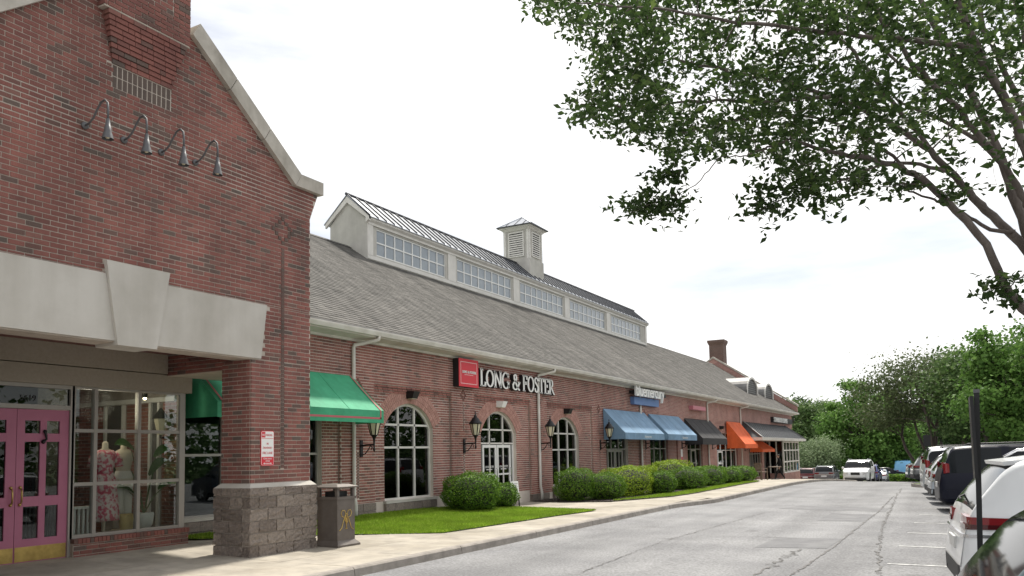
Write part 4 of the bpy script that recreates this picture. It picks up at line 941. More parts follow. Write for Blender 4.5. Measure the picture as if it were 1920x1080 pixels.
for a, b_ in cw:
    f = MB()
    for i in range(9): y = a + (b_ - a) * i / 8; f.box(CX - .09, CX - .03, y - .028, y + .028, 9.2, 10.24)
    for z in (9.225, 9.72, 10.215): f.box(CX - .089, CX - .031, a, b_, z - .026, z + .026)
    fo = f.build('clerestory_window', 'white_frame', lb)
    for i in range(8):
        for k in range(2): y0 = a + (b_ - a) * i / 8; z0 = 9.22 + k * .5; MB().box(CX - .07, CX - .062, y0 + .02, y0 + (b_ - a) / 8 - .02, z0 + .01, z0 + .49).build('pane', 'pane_pale', fo)
# standing seam roof of the clerestory: every pan a part, with its rib
rz = lambda x: ce + .115 + (cap_ - ce - .03) * (1 - abs(x - CXr) / (CX - CXr + .2))
y = C0 - .12; yend = C1 + .12; wpan = (yend - y) / 62
for i in range(62):
    e = CX + .22; b = MB(); q = y + i * wpan
    b.prism([(e, q, rz(e)), (e, q, rz(e) - .03), (CXr + .0, q, rz(CXr) - .03), (CXr, q, rz(CXr))], (0, wpan - .002, 0))
    po = b.build('roof_pan', 'seam_metal', lb)
    r_ = MB(); r_.prism([(e + .004, q, rz(e) - .04), (e + .004, q, rz(e) + .055), (CXr, q, rz(CXr) + .055), (CXr, q, rz(CXr) - .0)], (0, .045, 0)); r_.build('rib', 'seam_rib', po)
b = MB(); e = 2 * CXr - CX - .22; b.prism([(e, y, rz(CX + .22)), (e, y, rz(CX + .22) - .03), (CXr, y, rz(CXr) - .03), (CXr, y, rz(CXr))], (0, yend - y, 0)); b.build('roof_pan', 'seam_metal', lb)
MB().tube([(CXr, C0 - .14, rz(CXr) + .02), (CXr, C1 + .14, rz(CXr) + .02)], .06, 8).build('ridge_cap', 'seam_rib', lb)
# cupola
cy, ch_ = 37.5, .74; cx = CXr
cu = MB(); cu.box(cx - ch_ - .06, cx + ch_ + .06, cy - ch_ - .06, cy + ch_ + .06, 10.4, 11.75); cu.box(cx - ch_, cx + ch_, cy - ch_, cy + ch_, 11.75, 13.42); cuo = cu.build('cupola', 'stucco', lb)
for sx, sy in ((1, 0), (0, -1), (0, 1), (-1, 0)):
    M = Matrix.Translation((cx, cy, 0)) @ Matrix.Rotation(math.atan2(sy, sx), 4, 'Z')
    MB().box(ch_ + .001, ch_ + .006, -.40, .40, 11.95, 13.15).xform(M).build('louvre_opening', 'sign_black', cuo)
    f = MB()
    for a in (-.46, .40): f.box(ch_ + .002, ch_ + .05, a, a + .06, 11.9, 13.2)
    for z in (11.89, 13.15): f.box(ch_ + .002, ch_ + .049, -.40, .40, z, z + .06)
    f.box(ch_ + .002, ch_ + .03, -ch_ + .0, -ch_ + .12, 11.76, 13.3); f.box(ch_ + .002, ch_ + .03, ch_ - .12, ch_ - .0, 11.76, 13.3); f.xform(M).build('louvre_frame', 'trim', cuo)
    for i in range(10):
        z = 11.98 + i * .115; s = MB(); s.hexa([(ch_ + .01, -.4, z + .045), (ch_ + .045, -.4, z), (ch_ + .045, .4, z), (ch_ + .01, .4, z + .045), (ch_ + .01, -.4, z + .085), (ch_ + .045, -.4, z + .05), (ch_ + .045, .4, z + .05), (ch_ + .01, .4, z + .085)]); s.xform(M).build('louvre_slat', 'trim', cuo)
co = MB(); frus(frus(co, cx - ch_, cx + ch_, cy - ch_, cy + ch_, 13.3, .02, 13.42, .14), cx - ch_, cx + ch_, cy - ch_, cy + ch_, 13.421, .18, 13.5, .2); co.build('cornice', 'trim', cuo)
pr = MB(); hh = ch_ + .27; ap = (cx, cy, 14.2)
cs = [(cx - hh, cy - hh, 13.51), (cx + hh, cy - hh, 13.51), (cx + hh, cy + hh, 13.51), (cx - hh, cy + hh, 13.51)]
for i in range(4): pr.face([cs[i], cs[(i + 1) % 4], ap])
pr.face(cs[::-1]); cr_ = pr.build('cupola_roof', 'seam_metal', cuo)
for i in range(4):
    p, q = Vector(cs[i]), Vector(cs[(i + 1) % 4]); MB().bar(p, Vector(ap), .05).build('hip_rib', 'seam_metal', cuo)
    for t in (.25, .5, .75):
        u = p.lerp(q, t); v = p.lerp(Vector(ap), 1 - abs(1 - 2 * t)) if t < .5 else (Vector(ap) if t == .5 else q.lerp(Vector(ap), 1 - abs(1 - 2 * t)))
        MB().bar(u, v, .035).build('rib', 'seam_rib', cuo)
    MB().bar(p, q, .05).build('drip_edge', 'seam_rib', cuo)
# far end: parapet rake, chimney, barrel dormers
for sg, nm in ((1, 0), (-1, 1)):
    e0 = RIDGE_X + sg * (EAVE_X - RIDGE_X); b = MB(); b.prism([(e0, YE + .0, EAVE_Z + .05), (e0, YE + .0, EAVE_Z + .55), (RIDGE_X, YE, zr + .55), (RIDGE_X, YE, zr - .1)], (0, .35, 0)); b.build('end_parapet', 'brick_far', lb)
    b = MB(); b.prism([(e0 + sg * .1, YE - .06, EAVE_Z + .56), (e0 + sg * .1, YE - .06, EAVE_Z + .72), (RIDGE_X, YE - .06, zr + .72), (RIDGE_X, YE - .06, zr + .56)], (0, .47, 0)); b.build('parapet_coping', 'coping', lb)
b = MB(); cyy = 76.6; c0, c1_ = RIDGE_X - .72, RIDGE_X + .62; frus(frus(frus(b, c0, c1_, cyy - .6, cyy + .6, 8.0, 0, 11.5, 0), c0, c1_, cyy - .6, cyy + .6, 11.5, .0, 11.8, .13), c0, c1_, cyy - .6, cyy + .6, 11.8, .13, 12.0, .13); b.build('end_chimney', 'brick_brown', lb)
def dormer(yc, hw, hgt, xf):
    zf = roof_z(xf) - .05; n = 14; b = MB(); arc = [(yc + hw * math.cos(math.pi * i / n), zf + .25 + (hgt - .25) * math.sin(math.pi * i / n)) for i in range(n + 1)]
    for i in range(n):
        (ya_, za_), (yb_, zb_) = arc[i], arc[i + 1]; b.face([(xf + .1, ya_, za_), (xf + .1, yb_, zb_), (xf - (zb_ - zf) / RS - .3, yb_, zb_), (xf - (za_ - zf) / RS - .3, ya_, za_)])
    for s in (0, n): (y_, z_) = arc[s]; b.face([(xf + .1, y_, zf - .1), (xf + .1, y_, z_), (xf - .7, y_, z_), (xf - .7, y_, zf - .1)])
    d = b.build('dormer', 'dormer_metal', lb, True, recalc=False)
    f = fill([(yc + hw, zf - .1)] + arc + [(yc - hw, zf - .1)], [], lambda u, z: (xf + .04, u, z)); f.build('dormer_louvre', 'sign_black', d)
    rim = MB(); k = .88
    for i in range(n):
        p, q = arc[i], arc[i + 1]; pi = (yc + (p[0] - yc) * k, zf + (p[1] - zf) * k); qi = (yc + (q[0] - yc) * k, zf + (q[1] - zf) * k); rim.prism([(xf + .045, *p), (xf + .045, *q), (xf + .045, *qi), (xf + .045, *pi)], (.1, 0, 0))
    rim.box(xf + .045, xf + .14, yc + hw * k, yc + hw, zf - .1, zf + .25); rim.box(xf + .045, xf + .14, yc - hw, yc - hw * k, zf - .1, zf + .25); rim.build('dormer_frame', 'trim', d)
    for i in range(6): z = zf + .08 + i * .17; ww = hw * .86 * math.sqrt(max(0, 1 - ((z - zf - .25) / (hgt - .25)) ** 2)) if z > zf + .25 else hw * .86; MB().box(xf + .045, xf + .075, yc - ww, yc + ww, z, z + .06).build('louvre_slat', 'dormer_metal', d)
    for t in (.0, .5, 1.0, 1.6):
        s = MB(); s.tube([(xf + .1 - t, y_, z_ + .012) for y_, z_ in arc if xf - (z_ - zf) / RS < xf + .1 - t + .2 or t < .1], .02, 4) if t < .1 else None
dormer(66.2, 1.9, 1.35, -14.7); dormer(72.0, 1.8, 1.3, -14.6)

# cafe end: hipped metal canopy and bay window
q = MB(); ya_, yb_ = 55.2, 71.9; xe, ze, xt, zt_ = -11.7, 2.42, XU + .02, 3.52
q.face([(xe, ya_, ze), (xe, yb_, ze), (xt, yb_ - .8, zt_), (xt, ya_ + 1.1, zt_)]); q.face([(xe, ya_, ze), (xt, ya_ + 1.1, zt_), (xt, ya_, ze)]); q.face([(xe, yb_, ze), (xt, yb_, ze), (xt, yb_ - .8, zt_)]); co_ = q.build('canopy_roof', 'dark_roof', lb, recalc=False)
MB().box(xt, xe + .06, ya_ - .05, yb_ + .05, ze - .2, ze - .005).build('canopy_fascia', 'fascia', lb)
for i in range(20): y0 = ya_ + 1.2 + i * .78; MB().bar((xe, y0, ze + .02), (xt, y0 + 0 if y0 < yb_ - .9 else yb_ - .9, zt_ + .02), .04).build('canopy_rib', 'dark_roof', co_)
MB().bar((xe, ya_, ze + .02), (xt, ya_ + 1.1, zt_ + .02), .09).build('canopy_hip', 'dormer_metal', co_); MB().bar((xe, yb_, ze + .02), (xt, yb_ - .8, zt_ + .02), .09).build('canopy_hip', 'dormer_metal', co_)
bwf = MB(); xb, b0, b1 = -12.2, 65.0, 71.4; bz0, bz1 = -.25, ze - .21
for i in range(6): y0 = b0 + (b1 - b0) * i / 5; bwf.box(xb - .06, xb + .04, y0 - (.05 if i % 5 else .12), y0 + (.05 if i % 5 else .12), bz0, bz1)
for z in (bz0 + .05, .62, 1.5, bz1 - .06): bwf.box(xb - .05, xb + .03, b0 + .12, b1 - .12, z - .05, z + .05)
for x in (xb - .5, xb - 1.0): bwf.box(x - .05, x + .05, b0 - .1, b0, bz0, bz1)
bo = bwf.build('bay_window', 'trim', lb)
for i in range(5):
    y0 = b0 + (b1 - b0) * i / 5
    for z0, z1 in ((bz0 + .1, .57), (.67, 1.45), (1.55, bz1 - .1)):
        MB().box(xb - .02, xb - .012, y0 + .05, y0 + (b1 - b0) / 5 - .05, z0, z1).build('pane', 'glass_dark', bo)
    MB().box(xb - .03, xb - .025, y0 + .25, y0 + 1.0, bz0 + .12, bz0 + .75).build('poster', 'sign_white', bo); MB().box(xb - .0249, xb - .022, y0 + .5, y0 + .8, bz0 + .25, bz0 + .62).build('poster_print', 'sign_blue', bo)
MB().box(XB - .0, xb + .05, b0 - .15, b1 + .15, -2.2, bz0 - .002).build('bay_base', 'brick_far', lb)
MB().box(XB + .02, xb - .1, b0 - .08, b0, bz0, bz1).build('bay_side', 'glass_dark', lb); MB().box(XB + .02, xb - .1, b1, b1 + .08, bz0, bz1).build('bay_side', 'trim', lb)

# ================================================================ awnings
def awning(y0, y1, zt, zf, val, pj, m, label, trim=None, txt=None, mtxt='sign_white'):
    t = thing('awning', label, 'awning', (XU, (y0 + y1) / 2, zf), 'awnings along the long brick wall'); x0, x1 = XU + .03, XU + pj
    n = 8; b = MB()
    for i in range(n):      # cloth sags a little between wall and front bar
        for k in range(10):
            def S(i, k): u = i / n; v = k / 10; return (x0 + (x1 - x0) * u, y0 + (y1 - y0) * v, zt + (zf - zt) * u - .025 * math.sin(math.pi * u) * (1 - .7 * abs(math.sin(v * math.pi * 3))))
            b.face([S(i, k), S(i + 1, k), S(i + 1, k + 1), S(i, k + 1)])
    b.build('canopy', m, t, True, recalc=False)
    for k in range(1, 4): ys_ = y0 + (y1 - y0) * k / 4; MB().tube([(x0 + (x1 - x0) * u, ys_, zt + (zf - zt) * u - .025 * math.sin(math.pi * u) * (1 - .7 * abs(math.sin(k / 4 * math.pi * 3))) + .002) for u in (0, .25, .5, .75, 1)], .006, 4).build('seam', m, t)
    for y in (y0, y1): MB().prism([(x0, y, zt - .01), (x1, y, zf - .01), (x1, y, zf - val + .01), (x0, y, zf - val + .01)], (0, .006 if y == y0 else -.006, 0)).build('side_panel', m, t)
    MB().box(x1 - .003, x1 + .003, y0, y1, zf - val, zf - .001).build('valance', m, t)
    fr = MB(); fr.tube([(x0 + .02, y0 + .03, zf - val * .5), (x1 - .02, y0 + .03, zf - val * .5), (x1 - .02, y1 - .03, zf - val * .5), (x0 + .02, y1 - .03, zf - val * .5)], .014, 5); fr.build('frame_bar', 'grey_metal', t)
    if trim:
        sl = (Vector((x1, 0, zf)) - Vector((x0, 0, zt))); nn = Vector((-sl.z, 0, sl.x)).normalized() * .012
        for y, s in ((y0 + .10, 1), (y1 - .14, 1)):
            MB().face([Vector((x0, y, zt)) + nn, Vector((x1, y, zf)) + nn, Vector((x1, y + .045, zf)) + nn, Vector((x0, y + .045, zt)) + nn]).build('trim_stripe', trim, t)
            MB().box(x1 + .004, x1 + .007, y, y + .045, zf - val + .09, zf).build('trim_stripe', trim, t)
        MB().box(x1 + .004, x1 + .007, y0 + .10, y1 - .095, zf - val + .09, zf - val + .135).build('trim_stripe', trim, t)
    if txt: text(txt, val * .6, wallM(x1 + .006, (y0 + y1) / 2 + .3, zf - val * .72), mtxt, .001, t, align='CENTER')
    return t
awning(10.62, 15.62, 3.62, 2.72, .30, .98, 'green_cloth', 'bright green awning with pink stripe nearest the gabled shop', 'pink_trim')
awning(31.6, 36.6, 3.45, 2.42, .28, .98, 'blue_cloth', 'blue awning over double doors beside the third arched window', None, 'bluemercury')
awning(37.2, 41.9, 3.42, 2.42, .28, .98, 'blue_cloth', 'blue awning next to the black awning', None, 'bluemercury')
awning(42.9, 48.0, 3.38, 2.28, .35, 1.0, 'black_cloth', 'black awning between the blue and orange awnings')
awning(51.8, 55.4, 3.43, 1.98, .28, 1.15, 'orange_cloth', 'tall orange awning on the wall before the cafe canopy')
awning(58.0, 62.2, 2.22, 1.62, .20, .9, 'orange_cloth', 'low orange awning tucked under the dark cafe canopy')

# ================================================================ wall lanterns
def lantern(y, z, label, x=XU, s=1.0):
    t = thing('wall_lantern', label, 'lantern', (x, y, z), 'black wall lanterns on the brick piers')
    MB().box(x + .002, x + .03, y - .05, y + .05, z - .28, z + .14).build('wall_plate', 'black_metal', t)
    MB().tube([(x + .03, y, z), (x + .2, y, z + .015), (x + .36, y, z + .02), (x + .42, y, z + .02)], .022, 8).build('arm', 'black_metal', t, True)
    MB().tube([(x + .03, y, z - .22), (x + .14, y, z - .2), (x + .24, y, z - .1), (x + .3, y, z + .0), (x + .36, y, z - .05), (x + .33, y, z - .1)], .014, 7).build('scroll', 'black_metal', t, True)
    X = x + .42
    MB().loft([(X, y, z - .16, .012, .012), (X, y, z - .1, .03, .03), (X, y, z - .04, .018, .018), (X, y, z + .04, .022, .022), (X, y, z + .16, .03, .03), (X, y, z + .22, .06, .06), (X, y, z + .25, .09, .09), (X, y, z + .26, .10, .10)], 10).build('stem', 'black_metal', t, True)
    g = MB(); n = 6
    ring = lambda r, zz: [(X + r * math.cos(2 * math.pi * (i + .5) / n), y + r * math.sin(2 * math.pi * (i + .5) / n), zz) for i in range(n)]
    a, b_ = ring(.085, z + .262), ring(.165, z + .60)
    for i in range(n): j = (i + 1) % n; MB().face([a[i], a[j], b_[j], b_[i]]).build('glass_panel', 'lantern_glass', t); g.bar(a[i], b_[i], .022)
    for i in range(n): j = (i + 1) % n; g.bar(b_[i], b_[j], .028)
    g.build('cage', 'black_metal', t)
    MB().loft([(X, y, z + .60, .205, .205), (X, y, z + .62, .20, .20), (X, y, z + .70, .13, .13), (X, y, z + .78, .085, .085), (X, y, z + .79, .05, .05), (X, y, z + .84, .045, .045), (X, y, z + .88, .012, .012), (X, y, z + .94, .02, .02), (X, y, z + .99, .004, .004)], 12).build('roof', 'black_metal', t, True)
for y, z, lab in ((15.95, 1.90, 'black wall lantern partly hidden under the green awning'), (20.74, 1.95, 'black wall lantern left of the glazed double doors'), (25.78, 1.97, 'black wall lantern right of the downspout beside the glazed doors'), (31.25, 2.0, 'black wall lantern at the left end of the first blue awning'), (36.75, 2.0, 'black wall lantern between the two blue awnings'), (42.4, 2.0, 'black wall lantern between the blue and black awnings'), (48.4, 1.95, 'black wall lantern right of the black awning'), (56.6, 1.8, 'black wall lantern under the tall orange awning')): lantern(y, z, lab)
IL = thing('wall_lantern', 'dark wall lantern seen through the shop window', 'lantern', (-13.9, 10.2, 2.2))
X, y, z = -13.0, 10.02, 2.1
MB().loft([(X, y, z, .06, .06), (X, y, z + .3, .12, .12)], 6).build('glass_panel', 'lantern_glass', IL); MB().loft([(X, y, z + .3, .16, .16), (X, y, z + .42, .07, .07), (X, y, z + .5, .02, .02)], 6).build('roof', 'black_metal', IL); MB().tube([(X, 10.2, z - .05), (X, y, z - .05), (X, y, z)], .02, 6).build('arm', 'black_metal', IL)
# security floods above the arches
for y, z, m, lab in ((18.1, 3.28, 'black_metal', 'dark flood light above the large arched window'), (23.0, 3.24, 'sign_white', 'white flood light above the glazed double doors'), (28.1, 3.20, 'black_metal', 'dark flood light above the third arched window'), (50.6, 3.0, 'black_metal', 'dark flood light left of the tall orange awning')):
    t = thing('flood_light', lab, 'flood light', (XB, y, z), 'flood lights over the doors')
    MB().hexa([(XB + .012, y - .15, z - .09), (XB + .2, y - .12, z - .09), (XB + .2, y + .12, z - .09), (XB + .012, y + .15, z - .09), (XB + .012, y - .16, z + .12), (XB + .28, y - .14, z + .10), (XB + .28, y + .14, z + .10), (XB + .012, y + .16, z + .12)]).build('housing', m, t)
    MB().box(XB + .03, XB + .18, y - .1, y + .1, z - .105, z - .0905).build('lens', 'lantern_glass', t)

# ================================================================ shop signs
# serif capitals drawn with a broad pen: stroke width follows stroke direction
def ribbon(b, pts, M, thick, thin, d):
    P = [Vector((x, y)) for x, y in pts]; L_, R_ = [], []
    for i, p in enumerate(P):
        t = (P[min(i + 1, len(P) - 1)] - P[max(i - 1, 0)]).normalized(); w = thin + (thick - thin) * abs(t.y) ** 1.3; n = Vector((-t.y, t.x)) * w / 2; L_.append(p + n); R_.append(p - n)
    for i in range(len(P) - 1):
        q = [L_[i], L_[i + 1], R_[i + 1], R_[i]]; lo = [M @ Vector((v.x, v.y, 0)) for v in q]; hi = [M @ Vector((v.x, v.y, d)) for v in q]; b.hexa(lo + hi)
def ell(cx, cy, rx, ry, a0, a1, n=20): return [(cx + rx * math.cos(math.radians(a0 + (a1 - a0) * i / n)), cy + ry * math.sin(math.radians(a0 + (a1 - a0) * i / n))) for i in range(n + 1)]
G = {'L': (.62, [[(.17, 0), (.17, 1)], [(.03, .98), (.33, .98)], [(.03, .02), (.55, .02)], [(.53, .0), (.58, .26)]]),
     'O': (.86, [ell(.43, .5, .34, .48, 0, 360, 32)]),
     'N': (.86, [[(.15, 0), (.15, 1)], [(.72, 0), (.72, 1)], [(.15, .97), (.72, .04)], [(.02, .98), (.2, .98)], [(.02, .02), (.28, .02)], [(.58, .98), (.85, .98)]]),
     'G': (.86, [ell(.45, .5, .36, .48, 40, 330, 28), [(.75, .08), (.75, .42)], [(.58, .42), (.86, .42)], [(.72, .72), (.72, .98)]]),
     '&': (.95, [[(.9, .5), (.82, .4), (.68, .18), (.5, .04), (.32, .02), (.15, .12), (.12, .3), (.25, .46), (.45, .58), (.55, .74), (.5, .92), (.38, .97), (.26, .88), (.28, .7), (.42, .48), (.6, .24), (.78, .05), (.92, .02)], [(.7, .5), (.98, .5)]]),
     'F': (.62, [[(.17, 0), (.17, 1)], [(.03, .98), (.56, .98)], [(.03, .02), (.33, .02)], [(.17, .52), (.42, .52)], [(.56, 1), (.58, .76)], [(.42, .42), (.42, .62)]]),
     'S': (.60, [[(.48, .76), (.44, .9), (.32, .97), (.2, .95), (.11, .84), (.13, .7), (.24, .6), (.38, .48), (.49, .36), (.5, .2), (.42, .07), (.29, .02), (.16, .07), (.09, .26)]]),
     'T': (.70, [[(.35, 0), (.35, 1)], [(.05, .98), (.65, .98)], [(.2, .02), (.5, .02)], [(.05, 1), (.04, .76)], [(.65, 1), (.66, .76)]]),
     'E': (.64, [[(.17, 0), (.17, 1)], [(.03, .98), (.55, .98)], [(.03, .02), (.57, .02)], [(.17, .52), (.42, .52)], [(.55, 1), (.57, .78)], [(.57, 0), (.6, .24)], [(.42, .42), (.42, .62)]]),
     'R': (.78, [[(.17, 0), (.17, 1)], [(.03, .98), (.35, .98)], [(.03, .02), (.33, .02)], [(.3, .98)] + ell(.34, .74, .2, .24, 80, -90, 12) + [(.17, .5)], [(.34, .5), (.5, .28), (.66, .06), (.8, .0)]])}
def serif(s, x, y, z, h, width, par, face_m, back_m, depth):
    tot = sum(G[c][0] if c != ' ' else .3 for c in s); k = width / tot; cur = y
    for c in s:
        if c == ' ': cur += .3 * k; continue
        w, st = G[c]; M = Matrix.Translation((x + depth, cur, z)) @ FX @ Matrix.Diagonal((k, h, 1, 1)); M2 = Matrix.Translation((x, cur, z)) @ FX @ Matrix.Diagonal((k, h, 1, 1)); f, g = MB(), MB()
        for p in st: ribbon(f, p, M, .17, .07, .012); ribbon(g, p, M2, .21, .11, depth - .002)
        fo = f.build('letter', face_m, par); g.build('letter_return', back_m, fo); cur += w * k
ls = thing('letter_sign', 'large white serif letters on the brick wall right of the square red sign', 'sign', (XU, 24.1, 3.75))
serif('LONG & FOSTER', XU + .01, 21.5, 3.76, .53, 5.25, ls, 'sign_white', 'sign_black', .13)
MB().box(XU + .002, XU + .03, 21.6, 26.6, 3.95, 4.1).build('raceway', 'brick_far', ls)
rs = thing('panel_sign', 'square red sign with white border left of the serif letters', 'sign', (XU, 20.75, 3.67))
MB().box(XU + .003, XU + .20, 20.2, 21.3, 3.66, 4.50).build('cabinet', 'sign_black', rs); MB().box(XU + .2, XU + .215, 20.2, 21.3, 3.66, 4.50).build('face_panel', 'sign_red', rs)
bd = MB(); xx = XU + .216
for a, c, d, e in ((20.29, 21.21, 3.75, 3.762), (20.29, 21.21, 4.398, 4.41), (20.29, 20.302, 3.762, 4.398), (21.198, 21.21, 3.762, 4.398)): bd.box(xx, xx + .002, a, c, d, e)
bd.build('border_line', 'sign_white', rs); serif('LONG & FOSTER', xx, 20.37, 4.07, .075, .78, rs, 'sign_white', 'sign_red', .002)
MB().box(xx + .0005, xx + .002, 20.5, 21.0, 4.02, 4.03).build('rule', 'sign_white', rs)
bs = thing('letter_sign', 'white lowercase letters above a blue box over the blue awnings', 'sign', (XU, 37, 3.95))
text('bluemercury', .78, wallM(XU + .40, 34.5, 4.14), 'sign_white', .05, bs, 'letters', sx=1.09, space=.9, off=.006, split=True)
MB().box(XU + .003, XU + .2, 34.9, 38.3, 3.78, 4.12).build('light_box', 'sign_blue', bs); MB().box(XU + .02, XU + .34, 34.75, 39.0, 4.26, 4.40).build('raceway', 'sign_black', bs)
pk = thing('panel_sign', 'small pink sign box above the black awning', 'sign', (XU, 45.2, 3.9)); MB().box(XU + .003, XU + .25, 43.9, 46.4, 3.88, 4.10).build('cabinet', 'sign_pink', pk); MB().box(XU + .251, XU + .258, 44.0, 46.3, 3.91, 4.07).build('face_panel', 'sign_pink', pk)
ss = thing('letter_sign', 'white block letters on a black strip above the dark cafe canopy', 'sign', (XU, 69, 3.75)); MB().box(XU + .003, XU + .22, 65.6, 73.6, 3.72, 4.14).build('raceway', 'sign_black', ss)
text('STARBUCKS COFFEE', .52, wallM(XU + .25, 65.75, 3.76), 'sign_white', .03, ss, 'letters', sx=1.13, off=.006)['kind'] = 'stuff'
pn = thing('parking_notice', 'small white and red notice on the pier between the awnings', 'sign', (XU, 42.3, 1.2)); MB().box(XU + .003, XU + .012, 42.15, 42.45, 1.1, 1.7).build('panel', 'sign_white', pn); MB().box(XU + .0121, XU + .014, 42.17, 42.43, 1.12, 1.3).build('red_panel', 'sign_red', pn)
# sandwich board by the doors
ab = thing('notice_board', 'small white notice board on dark legs by the shrubs', 'board', (-11.9, 21.6, .03)); zz = walk_z(-11.9, 21.7)
bx = -11.95
for y in (21.42, 21.92): MB().bar((bx, y, zz), (bx - .06, y, zz + .8), .03).build('leg', 'black_metal', ab)
MB().hexa([(bx + .005, 21.44, zz + .28), (bx + .02, 21.44, zz + .28), (bx + .02, 21.9, zz + .28), (bx + .005, 21.9, zz + .28), (bx - .035, 21.44, zz + .78), (bx - .02, 21.44, zz + .78), (bx - .02, 21.9, zz + .78), (bx - .035, 21.9, zz + .78)]).build('panel', 'sign_white', ab)
for i in range(8): z_ = .35 + i * .05; MB().box(bx + .0, bx + .016 - (z_ - .28) * .08 + .006, 21.5, 21.84 - random.random() * .1, zz + z_, zz + z_ + .012).build('print_line', 'grey_metal', ab)

# ================================================================ hedges
def hedge(label, x, y, rx, ry, h, n, size, m='hedge', box=.0, name='hedge'):
    n = int(n * 1.35); h *= .92
    t = thing(name, label, 'hedge', (x, y, walk_z(x, y)), 'clipped hedges along the wall'); z0 = walk_z(x, y)
    core = MB(); core.sphere((x, y, z0 + h * .47), rx * .84, ry * .84, h * .45, 14, 10); core.build('twigs', 'twigs', t, True)
    d = rng.normal(size=(n, 3)); d /= np.linalg.norm(d, axis=1)[:, None]
    p = 2 + box * 4; k = (np.abs(d) ** p).sum(1) ** (-1 / p); d2 = d * k[:, None]
    lump = 1 + .085 * np.sin(d[:, 0] * 7 + x * 3) * np.cos(d[:, 1] * 6 + y) + .05 * np.sin(d[:, 2] * 8 + d[:, 1] * 5)
    rad = (rng.uniform(.88, 1.01, n) + (rng.random(n) > .95) * .05) * lump
    P = d2 * rad[:, None] * np.array([rx, ry, h * .52]) + np.array([x, y, z0 + h * .5]); P[:, 2] = np.maximum(P[:, 2], z0 + .03)
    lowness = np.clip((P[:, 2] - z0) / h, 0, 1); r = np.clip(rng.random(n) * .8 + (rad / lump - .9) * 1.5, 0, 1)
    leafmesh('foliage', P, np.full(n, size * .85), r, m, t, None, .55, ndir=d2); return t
H_ = [('large round dark hedge on the lawn left of the doors', -12.05, 19.35, .72, .95, 1.12, 9000, .06, 'hedge', .1), ('small round hedge between the large hedge and the doors', -12.1, 21.05, .48, .6, .78, 5000, .055, 'hedge', .1),
      ('tall round hedge just right of the walkway by the third arched window', -11.7, 25.5, .65, .75, 1.18, 6500, .06, 'hedge', .2), ('low dark hedge bulging forward in front of the tall round one', -10.95, 26.3, .65, .8, .98, 5500, .06, 'hedge', .1),
      ('long bright lime hedge in front of the blue awning doors', -11.0, 28.9, .75, 1.75, 1.15, 9000, .065, 'hedge_lime', .4), ('narrow dark hedge at the right end of the lime hedge', -10.2, 30.0, .55, .6, .9, 4000, .065, 'hedge', .2),
      ('bright hedge with high crown below the second blue awning', -11.3, 34.7, .8, 1.4, 1.3, 6000, .075, 'hedge_lime', .3), ('rounded green hedge in front of the high crowned hedge', -10.2, 33.6, .7, 1.2, .98, 5500, .07, 'hedge', .3),
      ('green hedge below the black awning', -10.4, 37.2, .75, 1.3, .95, 4500, .08, 'hedge', .3), ('dark hedge right of the one below the black awning', -10.1, 39.8, .6, .9, .8, 3000, .08, 'hedge', .3), ('low hedge before the tall orange awning', -10.1, 42.0, .75, 1.1, .85, 3500, .085, 'hedge', .3), ('last small hedge beside the cafe chairs', -10.9, 45.2, .5, .7, .8, 2200, .085, 'hedge', .3)]
for a in H_: hedge(*a)

